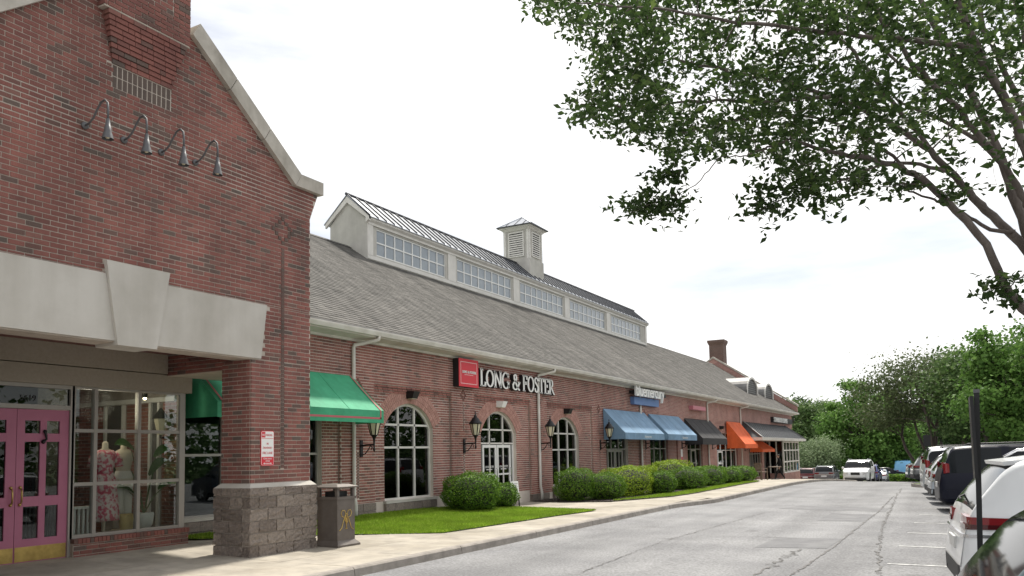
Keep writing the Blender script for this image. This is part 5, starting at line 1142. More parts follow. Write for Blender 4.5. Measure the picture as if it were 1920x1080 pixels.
# ================================================================ trees
def limb(b, p0, p1, r0, r1, n=6, sag=.1, sides=6):
    p0, p1 = Vector(p0), Vector(p1); L_ = (p1 - p0).length; mid = Vector((random.gauss(0, .06), random.gauss(0, .06), sag)) * L_; w = Vector((random.gauss(0, .02), random.gauss(0, .02), random.gauss(0, .02))) * L_
    pts = [p0.lerp(p1, i / n) + mid * math.sin(math.pi * i / n) + w * math.sin(3 * math.pi * i / n) for i in range(n + 1)]
    b.tube(pts, [r0 + (r1 - r0) * i / n for i in range(n + 1)], sides, cap=False); return pts
def tree(label, base, crowns, n, size, m, tr=.2, stems=1, name='tree', clump=.16, group='trees around the parking lot', nclump=70, sc=1.0, sx=None):
    sx = sx or sc; crowns = [(c[0] * sx, c[1] * sx, c[2] * sc, c[3] * sx, c[4] * sx, c[5] * sc) for c in crowns]
    base = Vector(base); t = thing(name, label, 'tree', base, group); tb_ = MB(); allp = []; rr = []
    vol = [c[3] * c[4] * c[5] for c in crowns]; tops = Vector(crowns[0][:3])
    cl_ = []; nd_ = []
    for c, v in zip(crowns, vol):
        k = max(6, int(nclump * v / sum(vol)))
        for _ in range(k):
            d = rng.normal(size=3); d /= np.linalg.norm(d); r_ = rng.uniform(.45, 1.0) ** .6; cl_.append((np.array([base.x + c[0], base.y + c[1], base.z + c[2]]) + d * r_ * np.array(c[3:6]), d, (c[3] * c[4] * c[5]) ** (1 / 3)))
    forks = []
    for s in range(stems):
        a = 2 * math.pi * s / max(1, stems) + random.random(); sp = (.0 if stems == 1 else random.uniform(.25, .8) * crowns[0][3]); hgt = crowns[0][2] - crowns[0][5] * random.uniform(.1, .5)
        top = base + Vector((math.cos(a) * sp, math.sin(a) * sp, hgt)); q = limb(tb_, base + Vector((math.cos(a), math.sin(a), 0)) * (.0 if stems == 1 else .18) - Vector((0, 0, .2)), top, tr, tr * .55, 7, .0, 8); forks += q[3:]
    for (c, d, R) in cl_:
        c_ = Vector(c); f = min(forks, key=lambda p: (p - c_).length + max(0, p.z - c_.z) * 2); limb(tb_, f, c_, tr * .28, tr * .04, 5, .05, 4)
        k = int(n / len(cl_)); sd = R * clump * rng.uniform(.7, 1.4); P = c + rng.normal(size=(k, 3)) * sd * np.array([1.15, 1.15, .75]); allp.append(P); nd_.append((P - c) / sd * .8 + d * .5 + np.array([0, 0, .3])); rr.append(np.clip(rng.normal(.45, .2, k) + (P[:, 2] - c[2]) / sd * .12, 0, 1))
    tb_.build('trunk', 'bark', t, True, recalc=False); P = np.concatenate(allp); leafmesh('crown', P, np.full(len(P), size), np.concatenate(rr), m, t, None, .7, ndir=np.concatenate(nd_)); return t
def G_(px, py, Y): return ony((px, py), Y)
def gz(x, y): return (lot_z(x, y) if x > -8 else -.2 - fall(y))
def tpos(px, Y): q = ony((px, 860), Y); return (q.x, Y, gz(q.x, Y))
tree('round dense dark green tree behind the white far SUV', tpos(1625, 112), [(0, 0, 7.0, 6.6, 6, 4.2), (-.3, 0, 10.3, 4.6, 4.5, 3.6), (1.5, -1, 4.8, 6.4, 5, 2.6), (-3.2, 0, 6, 4, 4, 3)], 26000, .40, 'leaf_bright', .35, clump=.125, nclump=105, sc=.95, sx=.82)
tree('airy vase shaped tree with many slender stems behind the parked cars', tpos(1748, 62), [(0, 0, 8.2, 4.2, 4, 2.6), (-2.3, 0, 7.4, 2.8, 3, 2.0), (2.4, 0, 8.6, 3.2, 3, 2.2), (-3.2, 0, 5.8, 2.2, 2.5, 1.1), (3.0, 0, 6.2, 2.0, 2.5, 1.2)], 20000, .20, 'leaf_olive', .12, 7, clump=.2, nclump=150, sc=.80, sx=.9)
tree('leafy olive tree standing right of the vase shaped tree', tpos(1845, 56), [(0, 0, 8.6, 3.6, 3.5, 3.0), (1.5, 0, 5.4, 3.6, 3.5, 2.6)], 15000, .22, 'leaf_mid', .18, 3, clump=.2, nclump=90, sc=.68, sx=.8)
tree('tall bright green tree at the right edge behind the signpost', tpos(1905, 44), [(0, 0, 5.9, 2.6, 3, 2.6), (.6, 0, 8.0, 2.4, 2.8, 1.8), (-.6, 0, 4.0, 2.2, 3, 1.6)], 18000, .21, 'leaf_bright', .25, clump=.15, nclump=85, sc=.78, sx=.88)
tree('dark green tree filling the right edge behind the bright one', tpos(1965, 60), [(0, 0, 8, 5, 4, 4.2), (-2.6, 0, 4.6, 3.8, 3, 2.8)], 14000, .3, 'leaf_dark', .3, clump=.2, nclump=70, sc=.74, sx=.85)
tree('small pale feathery tree left of the white far SUV', tpos(1535, 104), [(0, 0, 3.6, 2.4, 2.2, 2.0), (-.6, 0, 2.2, 2.0, 2, 1.3)], 8000, .24, 'leaf_pale', .1, 3, clump=.24, nclump=40)
k = 0
for px, Y, hh, rw, m, lab in ((1488, 150, 12.0, 4.2, 'leaf_mid', 'green tree peeking over the far corner of the long building'), (1505, 175, 13.0, 6, 'leaf_dark', 'dark tree at the left end of the far wood'), (1535, 190, 14.2, 6, 'leaf_mid', 'green tree in the far wood above the pale feathery tree'), (1566, 170, 12.4, 6, 'leaf_mid', 'green tree in the far wood left of the round dense tree'), (1590, 200, 12, 7, 'leaf_dark', 'dark far tree behind the round dense tree'), (1690, 150, 9.5, 6, 'leaf_bright', 'bright green tree behind the vase shaped tree stems'), (1735, 165, 10, 7, 'leaf_bright', 'bright green far tree seen between the slender stems'), (1790, 140, 11, 7, 'leaf_mid', 'green far tree behind the black parked SUV'), (1870, 120, 12, 7, 'leaf_dark', 'dark far tree behind the signpost'), (1975, 130, 15, 8, 'leaf_dark', 'dark far tree beyond the right edge trees')):
    b_ = tpos(px, Y); tree(lab, b_, [(0, 0, hh - b_[2] * 0 - 4.2 + (-1.8 - b_[2]), rw, 5, 4.6), (random.uniform(-2, 2), 0, hh * .42, rw * 1.05, 5, 4.2)], 9000, .55, m, .35, clump=.17, group='trees of the far wood', nclump=60)
for i in range(16):      # more of the wood to both sides so that it does not end at the frame
    pass
# unseen wood off to the right, added to darken the window reflections
P = []; 
for i in range(420):
    x = random.uniform(-130, 140); Y = random.uniform(205, 245)
    if i >= 260: x, Y = random.uniform(34, 60), random.uniform(-40, 205); h = random.uniform(6, 12.5); c = np.array([x, Y, -3.6 + h * .55]); P.append(c + rng.normal(size=(150, 3)) * np.array([3.2, 2.5, h * .27]))
P = np.concatenate(P); tag(leafmesh('reflection_wood', P, np.full(len(P), .9), rng.random(len(P)), 'leaf_dark', None, 'stuff', .8), 'dark mass of unseen woodland on the right, added to darken window reflections', None)

# near tree whose crown hangs into the picture
def nearpt(px, py, Y): return ony((px, py), Y)
nt_ = thing('tree', 'spreading tree at the right edge with overhanging leafy branches', 'tree', (3.7, 8.2, -.2)); tbm = MB(); nodes = []
def path(pts, r0, r1):
    P = [Vector(p) for p in pts]; Q = []
    for i in range(len(P) - 1):
        a, b_, c, d = P[max(i - 1, 0)], P[i], P[i + 1], P[min(i + 2, len(P) - 1)]
        for k in range(6): t = k / 6; Q.append(.5 * ((2 * b_) + (c - a) * t + (2 * a - 5 * b_ + 4 * c - d) * t * t + (3 * b_ - a - 3 * c + d) * t ** 3))
    Q.append(P[-1]); Q = [q + Vector((random.gauss(0, .008), random.gauss(0, .008), random.gauss(0, .008))) for q in Q]; n = len(Q) - 1
    tbm.tube(Q, [r0 + (r1 - r0) * (i / n) ** .8 for i in range(n + 1)], 9, cap=False); nodes.extend([(q, r0 + (r1 - r0) * i / n) for i, q in enumerate(Q) if i > 4]); return Q
b0 = Vector((3.7, 8.2, -.25)); fk = Vector((2.6, 8.1, 1.2))
tbm.tube([b0, Vector((3.55, 8.2, .1)), Vector((3.3, 8.15, .5)), fk], [.2, .15, .13, .11], 10)
LM = [([fk, nearpt(1960, 610, 8.0), nearpt(1850, 460, 7.9), nearpt(1742, 345, 7.8), nearpt(1660, 305, 7.6), nearpt(1560, 285, 7.3), nearpt(1480, 262, 7.1)], .07, .018),
      ([fk, nearpt(2010, 560, 8.2), nearpt(1930, 470, 8.3), nearpt(1850, 395, 8.4), nearpt(1780, 320, 8.5), nearpt(1700, 250, 8.5), nearpt(1560, 180, 8.4), nearpt(1400, 140, 8.2), nearpt(1260, 110, 8.0)], .085, .016),
      ([fk, nearpt(2015, 560, 8.5), nearpt(1925, 430, 8.6), nearpt(1880, 300, 8.8), nearpt(1815, 160, 9.0), nearpt(1750, 40, 9.2), nearpt(1700, -60, 9.3)], .095, .03),
      ([fk, nearpt(2030, 540, 8.0), nearpt(1960, 380, 7.9), nearpt(1905, 230, 7.7), nearpt(1830, 90, 7.4), nearpt(1760, -30, 7.1), nearpt(1600, -90, 6.8)], .09, .025),
      ([fk, nearpt(2060, 480, 8.6), nearpt(1990, 280, 8.8), nearpt(1935, 110, 9.0), nearpt(1890, -60, 9.2)], .09, .03),
      ([nearpt(1850, 395, 8.4), nearpt(1760, 300, 8.7), nearpt(1640, 150, 9.0), nearpt(1560, 60, 9.2), nearpt(1440, 20, 9.3), nearpt(1300, 30, 9.2)], .045, .012),
      ([nearpt(1560, 180, 8.4), nearpt(1440, 190, 8.0), nearpt(1300, 190, 7.6), nearpt(1180, 200, 7.3), nearpt(1090, 195, 7.1)], .03, .008),
      ([nearpt(1830, 90, 7.4), nearpt(1650, 70, 7.0), nearpt(1450, 50, 6.6), nearpt(1250, 20, 6.3), nearpt(1080, 5, 6.1)], .04, .008),
      ([nearpt(1400, 290, 7.2), nearpt(1350, 298, 7.15), nearpt(1305, 345, 7.1), nearpt(1250, 372, 7.1), nearpt(1185, 398, 7.1)], .009, .004),
      ([nearpt(1480, 262, 7.1), nearpt(1430, 280, 7.15), nearpt(1400, 290, 7.2)], .018, .009), ([nearpt(1660, 305, 7.6), nearpt(1560, 345, 7.5), nearpt(1480, 365, 7.45), nearpt(1425, 395, 7.4)], .016, .005),
      ([nearpt(1935, 500, 8.2), nearpt(1900, 530, 8.0), nearpt(1865, 545, 7.9)], .012, .005), ([nearpt(1742, 345, 7.8), nearpt(1700, 345, 7.7), nearpt(1650, 350, 7.6)], .012, .005), ([nearpt(1880, 300, 8.8), nearpt(1780, 230, 9.1), nearpt(1690, 190, 9.4), nearpt(1600, 110, 9.7)], .04, .01)]
LM += [([fk, nearpt(2000, 520, 8.3), nearpt(1935, 400, 8.2), nearpt(1895, 330, 8.1), nearpt(1800, 210, 7.9), nearpt(1715, 120, 7.8), nearpt(1640, 20, 7.7), nearpt(1600, -50, 7.6)], .065, .02),
       ([fk, nearpt(2060, 500, 8.7), nearpt(1960, 330, 9.0), nearpt(1910, 190, 9.2), nearpt(1850, 60, 9.4), nearpt(1810, -60, 9.5)], .07, .025), ([nearpt(1905, 440, 8.3), nearpt(1840, 420, 8.2), nearpt(1780, 385, 8.1), nearpt(1735, 370, 8.0), nearpt(1680, 345, 7.9)], .03, .01),
       ([nearpt(1815, 160, 9.0), nearpt(1720, 140, 9.2), nearpt(1620, 60, 9.4), nearpt(1540, -20, 9.5)], .035, .012), ([nearpt(1780, 320, 8.5), nearpt(1690, 300, 8.3), nearpt(1590, 240, 8.1), nearpt(1480, 215, 7.9), nearpt(1370, 230, 7.7), nearpt(1280, 250, 7.5)], .03, .008)]
for pts, a, c in LM: path(pts, a * .68, c * .75)
CR = [(975, -60), (985, 0), (1035, 42), (1095, 88), (1085, 120), (1120, 140), (1065, 188), (1062, 212), (1130, 240), (1190, 268), (1240, 292), (1330, 290), (1420, 300), (1480, 330), (1560, 350), (1620, 345), (1650, 318), (1720, 345), (1760, 330), (1830, 400), (1880, 350), (1935, 330), (1935, -60)]
blobs = [((1190, 395), 42, 16), ((1225, 380), 30, 22), ((1272, 382), 24, 24), ((1230, 335), 22, 18), ((1268, 320), 22, 16), ((1432, 395), 28, 22), ((1440, 360), 28, 16), ((1500, 358), 30, 26), ((1545, 372), 22, 18), ((1600, 345), 24, 20), ((1875, 545), 34, 20), ((1690, 348), 26, 18), ((1780, 360), 22, 16)]
tw = []
while len(tw) < 1650:
    x, y = random.uniform(975, 1935), random.uniform(-60, 400)
    if not inpoly(x, y, CR): continue
    dens = 1.0 if x < 1640 else .66 if y < 220 else .38
    if x > 1700 and y > 250: dens = .16
    nzv = math.sin(x * .021 + y * .013) + math.sin(y * .037 - x * .011) + math.sin(x * .05 + 1.7) * .5
    if random.random() > dens * (1.0 if nzv > -.9 else .35): continue
    tw.append((x, y, 6.3 + 3.4 * random.random() - .6 * (x < 1250)))
for (c, rx, ry) in blobs:
    for _ in range(int(rx * ry / 42)): a, r_ = random.uniform(0, 6.28), math.sqrt(random.random()); tw.append((c[0] + rx * r_ * math.cos(a), c[1] + ry * r_ * math.sin(a), 7.2 + random.uniform(-.2, .25) if c[0] < 1600 else 7.8 + random.uniform(-.2, .2)))
LP = []; NP = np.array([n_[0][:] for n_ in nodes]); NR = [n_[1] for n_ in nodes]
tp = [nearpt(*q) for q in tw]; dd = np.array([np.min(np.linalg.norm(NP - np.array(p[:]), axis=1)) for p in tp])
for qi in np.argsort(dd):      # twigs grow outward from the limbs, each from the nearest wood already there
    p = tp[qi]; i = int(np.argmin(np.linalg.norm(NP - np.array(p[:]), axis=1))); src = Vector(NP[i]); r0 = NR[i]; d_ = p - src; re = max(.002, min(.0045, r0 * .6))
    limb(tbm, src, p, min(.010, r0 * .7), re, 3, .03, 3); mid = src.lerp(p, .6); NP = np.vstack([NP, np.array(p[:])[None], np.array(mid[:])[None]]); NR += [re, re]
    out_ = (d_.normalized() * .5 + Vector((random.gauss(0, .6), random.gauss(0, .6), random.gauss(-.1, .35)))).normalized()
    for k in range(12): LP.append(p + out_ * (k - 6) * .03 + Vector((random.gauss(0, .035), random.gauss(0, .035), random.gauss(0, .03))))
tbm.build('trunk', 'bark', nt_, True, recalc=False); LP = np.array([p[:] for p in LP]); leafmesh('crown', LP, np.full(len(LP), .077), np.clip(rng.normal(.45, .25, len(LP)), 0, 1), 'leaf_near', nt_, None, .52, droop=.25)
print('near leaves', len(LP))

# ================================================================ vehicles
mat('car_glass', (.010, .012, .014), .06, 0, spec=.22)
def lthing(name, label, cat, M, group=None):      # an Empty with its own turn; parts are made in its local axes
    o = bpy.data.objects.new(name, None); COL.objects.link(o); o.matrix_world = M; return tag(o, label, cat, group)
PROF = {      # top line (fraction of length from the tail, height fraction), belt height, tail of side glass, nose of side glass
    'suv': ([(0, .30), (.004, .44), (.012, .54), (.026, .64), (.05, .74), (.095, .90), (.13, .96), (.2, .99), (.4, 1.0), (.58, .975), (.66, .90), (.73, .72), (.76, .645), (.8, .62), (.93, .56), (.98, .48), (1, .34)], .60, .21, .70),
    'wagon': ([(0, .40), (.004, .55), (.012, .62), (.025, .68), (.04, .78), (.055, .93), (.075, .975), (.2, 1.0), (.45, 1.0), (.60, .965), (.67, .88), (.74, .69), (.77, .63), (.82, .60), (.94, .55), (.985, .46), (1, .32)], .585, .05, .71),
    'sedan': ([(0, .34), (.005, .52), (.02, .66), (.05, .70), (.14, .725), (.18, .76), (.27, .93), (.34, .985), (.45, 1.0), (.55, .97), (.63, .87), (.70, .71), (.73, .67), (.8, .63), (.93, .55), (.985, .46), (1, .3)], .66, .2, .69),
    'van': ([(0, .3), (.004, .6), (.012, .8), (.03, .96), (.06, .99), (.3, 1.0), (.7, 1.0), (.76, .97), (.84, .70), (.87, .56), (.93, .50), (.98, .42), (1, .28)], .55, .9, .92)}
def car(label, px, Y, z, yaw, Ln, Wd, Ht, kind, paint, group, at='rear', detail=1, x=None, name='parked_car', cat='car', lights='lamp_red', spoiler=False):
    prof, belt, g0, g1 = PROF[kind]; fx = np.array([p[0] for p in prof]) * Ln; fz = np.array([p[1] for p in prof]) * Ht
    if x is None: x = ony((px, 900), Y).x
    org = Matrix.Translation((x, Y, z)) @ Matrix.Rotation(yaw, 4, 'Z')
    if at == 'front': org = org @ Matrix.Translation((-Ln, 0, 0))
    if at == 'mid': org = org @ Matrix.Translation((-Ln / 2, 0, 0))
    t = lthing(name, label, cat, org, group); hw = Wd / 2
    xs = np.unique(np.concatenate([np.linspace(0, .15, 16), np.linspace(.15, .8, 40), np.linspace(.8, 1, 14)])) * Ln
    zt = np.interp(xs, fx, fz); ker = np.array([.25, .5, .25]); zt[1:-1] = (ker[0] * zt[:-2] + ker[1] * zt[1:-1] + ker[2] * zt[2:])
    wx = np.interp(xs / Ln, [0, .01, .03, .08, .2, .75, .9, .96, .99, 1], [.86, .90, .94, .975, 1, 1, .97, .92, .84, .76]) * hw
    low = np.interp(xs / Ln, [0, .03, .12, .5, .9, .97, 1], [.30, .24, .2, .19, .2, .22, .26]) * 1.0
    ring = []
    for X, Z, w, l in zip(xs, zt, wx, low):
        b_ = min(belt * Ht, Z - .03); up = Z - b_; tw_ = w * (1 - .17 * min(1, up / (Ht * (1 - belt)))); mid = l + (b_ - l) * .5
        q = [(0, l), (w * .82, l), (w * .97, l + .06), (w, l + .2 if l + .2 < b_ else (l + b_) / 2), (w * 1.0, mid), (w * .985, b_ - .05), (w * .955, b_), (tw_ + (w * .955 - tw_) * .12, Z - max(.02, up * .12)), (tw_ * .93, Z - .012), (tw_ * .6, Z + .004), (0, Z + .012)]
        ring.append([(X, y_, z_) for y_, z_ in q] + [(X, -y_, z_) for y_, z_ in reversed(q[1:-1])])
    n = len(ring[0]); body = MB(); body.v = [p for r_ in ring for p in r_]; glass = {k: [] for k in ('windscreen', 'rear_window', 'side_window')}
    for i in range(len(xs) - 1):
        X = (xs[i] + xs[i + 1]) / 2 / Ln; Zm = (zt[i] + zt[i + 1]) / 2; slope = (zt[i + 1] - zt[i]) / (xs[i + 1] - xs[i])
        for j in range(n):
            k = (j + 1) % n; f = (i * n + j, i * n + k, (i + 1) * n + k, (i + 1) * n + j); jj = min(j, n - 1 - j)
            key = None
            if jj == 6 and g0 < X < g1 and Zm > belt * Ht + .2: key = 'side_window'
            if jj in (7, 8, 9) and X > .5 and slope < -.35 and Zm > belt * Ht + .10: key = 'windscreen'
            if jj in (8, 9) and X < .4 and slope > .5 and Zm > (belt + .05) * Ht and Zm < .95 * Ht and kind != 'van': key = 'rear_window'
            if key == 'side_window' and (abs(X - (g0 + g1) * .56) < .012 or abs(X - (g0 * .62 + g1 * .38)) < .012): key = None
            if kind == 'van' and key == 'side_window' and X < .72: key = None
            (glass[key].append(f) if key else body.f.append(f))
    body.f.append(tuple(range(n - 1, -1, -1))); body.f.append(tuple((len(xs) - 1) * n + j for j in range(n))); body.r = [.5] * len(body.f)
    def part(nm, b, m, sm=False, par=t): return b.build(nm, m, par, sm, recalc=False)
    bo_ = part('body', body, paint, True)
    # glass: each pane its own part, side glass split left and right and at the pillars
    for key, fl in glass.items():
        groups = {}
        for f in fl:
            y_ = sum(body.v[q][1] for q in f); xc = sum(body.v[q][0] for q in f) / 4 / Ln
            gk = (key,) if key != 'side_window' else (key, y_ > 0, xc > (g0 + g1) * .56, xc > (g0 * .62 + g1 * .38)); groups.setdefault(gk, []).append(f)
        for gk, fs in groups.items():
            g_ = MB(); g_.v = body.v; used = sorted({q for f in fs for q in f}); mp_ = {q: i for i, q in enumerate(used)}; g_.v = [body.v[q] for q in used]; g_.f = [tuple(mp_[q] for q in f) for f in fs]; g_.r = [.5] * len(fs); part(gk[0], g_, 'car_glass', True)
    fy = lambda X: float(np.interp(X, xs, wx)); xr = lambda z_: float(np.interp(z_, fz[:8], fx[:8]))
    # wheels
    R_ = .36 if kind != 'sedan' else .32
    for X in (.19 * Ln if kind != 'sedan' else .2 * Ln, .80 * Ln):
        for s in (1, -1):
            Y_ = s * (fy(X) - .10); wm = MB(); M = Matrix.Translation((X, Y_, R_)) @ Matrix.Rotation(math.pi / 2, 4, 'X')
            arch = MB(); arch.loft([(0, 0, -.01, R_ * 1.2, R_ * 1.2), (0, 0, .01, R_ * 1.2, R_ * 1.2)], 24); arch.xform(Matrix.Translation((X, s * (fy(X) + .003), R_ + .02)) @ Matrix.Rotation(math.pi / 2, 4, 'X')); part('wheel_arch', arch, 'plastic')
            wm.loft([(0, 0, -.12, R_ * .66, R_ * .66), (0, 0, -.115, R_ * .93, R_ * .93), (0, 0, -.07, R_, R_), (0, 0, .07, R_, R_), (0, 0, .115, R_ * .93, R_ * .93), (0, 0, .12, R_ * .66, R_ * .66)], 24); wm.xform(M); wo_ = part('wheel', wm, 'tyre', True)
            rm_ = MB(); rm_.loft([(0, 0, -.122, R_ * .16, R_ * .16), (0, 0, .122, R_ * .16, R_ * .16)], 10)
            for k in range(5): a = 2 * math.pi * k / 5; rm_.bar((0, 0, s * -.118), (R_ * .66 * math.cos(a), R_ * .66 * math.sin(a), s * -.118), .07, .02)
            rm_.loft([(0, 0, -.121, R_ * .68, R_ * .68), (0, 0, -.121, R_ * .6, R_ * .6)], 24, cap=False); rm_.xform(M); part('rim', rm_, 'rim', False, wo_)
    # lower cladding, bumpers, lamps, plate, mirrors
    cl_ = MB()
    def wrap(z0, z1, a, ymax, out, m, nm, front=False, sides=(1, -1), yin=.35):
        for s in sides:
            b = MB(); x0 = xr((z0 + z1) / 2) if not front else Ln
            pth = [(-.012 + x0, s * yin * hw), (-.014 + x0, s * .70 * hw), (x0 + .004, s * (fy(x0 + .01) - .03)), (x0 + .05, s * (fy(x0 + .05) + out)), (x0 + a * .5, s * (fy(x0 + a * .5) + out)), (x0 + a, s * (fy(x0 + a) + out))] if not front else [(Ln + .008, s * yin * hw), (Ln - .03, s * .72 * hw), (Ln - .10, s * (fy(Ln - .1) + out)), (Ln - a, s * (fy(Ln - a) + out))]
            for i in range(len(pth) - 1):
                (xa, ya2), (xb2, yb2) = pth[i], pth[i + 1]; c = Vector((xa - Ln * .3 * (not front) * 0, 0, 0))
                nin = Vector((.05 if not front else -.05, -s * .03, 0)); k0 = 1 - .25 * (i / (len(pth) - 1)) if nm == 'tail_lamp' else 1; k1 = 1 - .25 * ((i + 1) / (len(pth) - 1)) if nm == 'tail_lamp' else 1; zm = (z0 + z1) / 2; hh_ = (z1 - z0) / 2
                A, B_ = Vector((xa, ya2, 0)), Vector((xb2, yb2, 0)); b.hexa([A + Vector((0, 0, zm - hh_ * k0)), B_ + Vector((0, 0, zm - hh_ * k1)), B_ + nin + Vector((0, 0, zm - hh_ * k1)), A + nin + Vector((0, 0, zm - hh_ * k0)), A + Vector((0, 0, zm + hh_ * k0)), B_ + Vector((0, 0, zm + hh_ * k1)), B_ + nin + Vector((0, 0, zm + hh_ * k1)), A + nin + Vector((0, 0, zm + hh_ * k0))])
            part(nm, b, m)
    tz = belt * Ht
    if kind == 'suv': wrap(tz - .13, tz + .02, .42, 1, .006, lights, 'tail_lamp', yin=.5); wrap(tz - .13, tz - .065, .425, 1, .010, 'lamp_dark', 'tail_lamp', yin=.52); wrap(.30, .50, .55, 1, .012, 'plastic', 'rear_bumper', yin=.0); wrap(tz - .215, tz - .18, .30, 1, .004, 'chrome', 'chrome_strip', yin=.0)
    elif kind == 'wagon': wrap(tz - .02, tz + .30, .10, 1, .004, lights, 'tail_lamp', yin=.72); wrap(.38, .60, .4, 1, .012, paint, 'rear_bumper', yin=0)
    else: wrap(tz - .16, tz - .02, .25, 1, .004, lights, 'tail_lamp', yin=.45); wrap(.3, .45, .4, 1, .01, 'plastic', 'rear_bumper', yin=0)
    wrap(Ht * .40, Ht * .47, .35, 1, .004, 'lamp_clear', 'head_lamp', True, yin=.55)
    MB_ = MB(); MB_.box(Ln - .03, Ln + .012, -.33 * hw, .33 * hw, Ht * .36, Ht * .47); part('grille', MB_, 'plastic')
    b = MB(); b.box(Ln - .05, Ln + .008, -.8 * hw, .8 * hw, .24, .40); part('front_intake', b, 'plastic')
    pz = tz - .34 if kind != 'sedan' else tz - .2; px_ = xr(pz + .05); b = MB(); b.box(px_ - .018, px_ + .03, -.26, .26, pz - .06, pz + .08); part('number_plate', b, 'plate')
    for s in (1, -1): b = MB(); xm = (g1 - .02) * Ln; b.sphere((xm, s * (fy(xm) + .1), tz + .1), .07, .11, .08, 10, 7); b.box(xm - .03, xm + .03, s * (fy(xm) - .03) - .04, s * (fy(xm) - .03) + .08, tz + .03, tz + .06); part('mirror', b, paint, True)
    for s in (1, -1):      # door gaps and handles
        for X in (g0 * .62 + g1 * .38, (g0 + g1) * .56, g1 + .03):
            b = MB(); xx_ = X * Ln; b.hexa([(xx_, s * (fy(xx_) * .985), .30), (xx_ + .012, s * (fy(xx_) * .985), .30), (xx_ + .012, s * (fy(xx_) + .002), .30), (xx_, s * (fy(xx_) + .002), .30), (xx_, s * (fy(xx_) * .97), tz - .06), (xx_ + .012, s * (fy(xx_) * .97), tz - .06), (xx_ + .012, s * (fy(xx_) * .99 + .003), tz - .06), (xx_, s * (fy(xx_) * .99 + .003), tz - .06)]); part('door_gap', b, 'plastic')
        for X in (g0 * .62 + g1 * .38 + .02, (g0 + g1) * .56 + .02): b = MB(); xx_ = X * Ln; b.box(xx_, xx_ + .2, min(s * fy(xx_) * .99, s * (fy(xx_) + .03)), max(s * fy(xx_) * .99, s * (fy(xx_) + .03)), tz - .16, tz - .12); part('door_handle', b, paint)
    if kind in ('suv', 'wagon'):
        for s in (1, -1): b = MB(); b.tube([(.14 * Ln, s * hw * .72, Ht * .97), (.17 * Ln, s * hw * .72, Ht * 1.02), (.55 * Ln, s * hw * .72, Ht * 1.03), (.6 * Ln, s * hw * .72, Ht * .98)], .02, 6); part('roof_rail', b, 'chrome' if kind == 'suv' else 'plastic', True)
    if spoiler:
        b = MB(); b.hexa([(.10 * Ln, -hw * .72, Ht * .925), (.20 * Ln, -hw * .75, Ht * .95), (.20 * Ln, hw * .75, Ht * .95), (.10 * Ln, hw * .72, Ht * .925), (.097 * Ln, -hw * .72, Ht * .95), (.2 * Ln, -hw * .75, Ht * .985), (.2 * Ln, hw * .75, Ht * .985), (.097 * Ln, hw * .72, Ht * .95)]); part('spoiler', b, paint)
        b = MB(); b.tube([(.03 * Ln - .02, .0, Ht * .69), (.03 * Ln - .03, .1, Ht * .70), (.05 * Ln - .03, .45, Ht * .71)], .012, 6); part('rear_wiper', b, 'plastic')
        for s in (1, -1): b = MB(); b.hexa([(.0, s * hw * .55, .30), (.10, s * hw * .9, .28), (.10, s * hw * .9, .30), (.0, s * hw * .55, .32), (-.02, s * hw * .5, .34), (.04, s * hw * .93, .34), (.04, s * hw * .93, .36), (-.02, s * hw * .5, .36)]); part('exhaust_trim', b, 'chrome')
    return t
PG = 'cars parked nose in along the right side'
def lz(x, y): return lot_z(x, y)
yaw = math.radians(9)
# row on the right
car('white SUV parked behind the black signpost with wrapped red tail lamps', 0, 11.15, lz(0, 10.5), math.radians(6), 5.0, 1.96, 1.72, 'suv', 'car_white', PG, x=-.20, lights='lamp_red', spoiler=True)
car('pale nearest car at the lower right corner, only its rear glass showing', 0, 5.35, lz(0, 5.3), math.radians(4), 4.5, 1.85, 1.52, 'suv', 'car_teal', PG, x=-.16, spoiler=False)
car('pearl hatchback between the white SUV and the black SUV', 0, 14.6, lz(0, 14.6), yaw, 4.4, 1.8, 1.52, 'suv', 'car_pearl', PG, x=.10)
car('large black SUV with tall red tail lamps in the parked row', 0, 26.2, lz(0, 26), math.radians(6), 5.4, 2.0, 1.83, 'wagon', 'car_black', PG, x=-.75)
car('ice blue car just beyond the black SUV', 0, 29.2, lz(0, 29), math.radians(6), 4.5, 1.8, 1.58, 'suv', 'car_ice', PG, x=-1.05)
car('white hatchback with red lamps two beyond the black SUV', 0, 32.0, lz(0, 32), math.radians(6), 4.4, 1.8, 1.6, 'suv', 'car_white', PG, x=-1.25)
car('silver wagon at the grassy island end of the row', 0, 34.9, lz(0, 35), math.radians(6), 4.6, 1.85, 1.75, 'wagon', 'car_silver', PG, x=-1.5)
car('grey hatchback beyond the grassy island', 0, 47.4, lz(0, 47), math.radians(8), 4.4, 1.8, 1.55, 'suv', 'car_grey', PG, x=-2.5)
car('white van beyond the grassy island', 0, 44.4, lz(0, 44), math.radians(8), 4.9, 1.9, 1.85, 'wagon', 'car_pearl', PG, x=-1.9)
car('dark car farthest along the right hand row', 0, 50.4, lz(0, 50), math.radians(8), 4.5, 1.8, 1.5, 'sedan', 'car_teal', PG, x=-2.9)
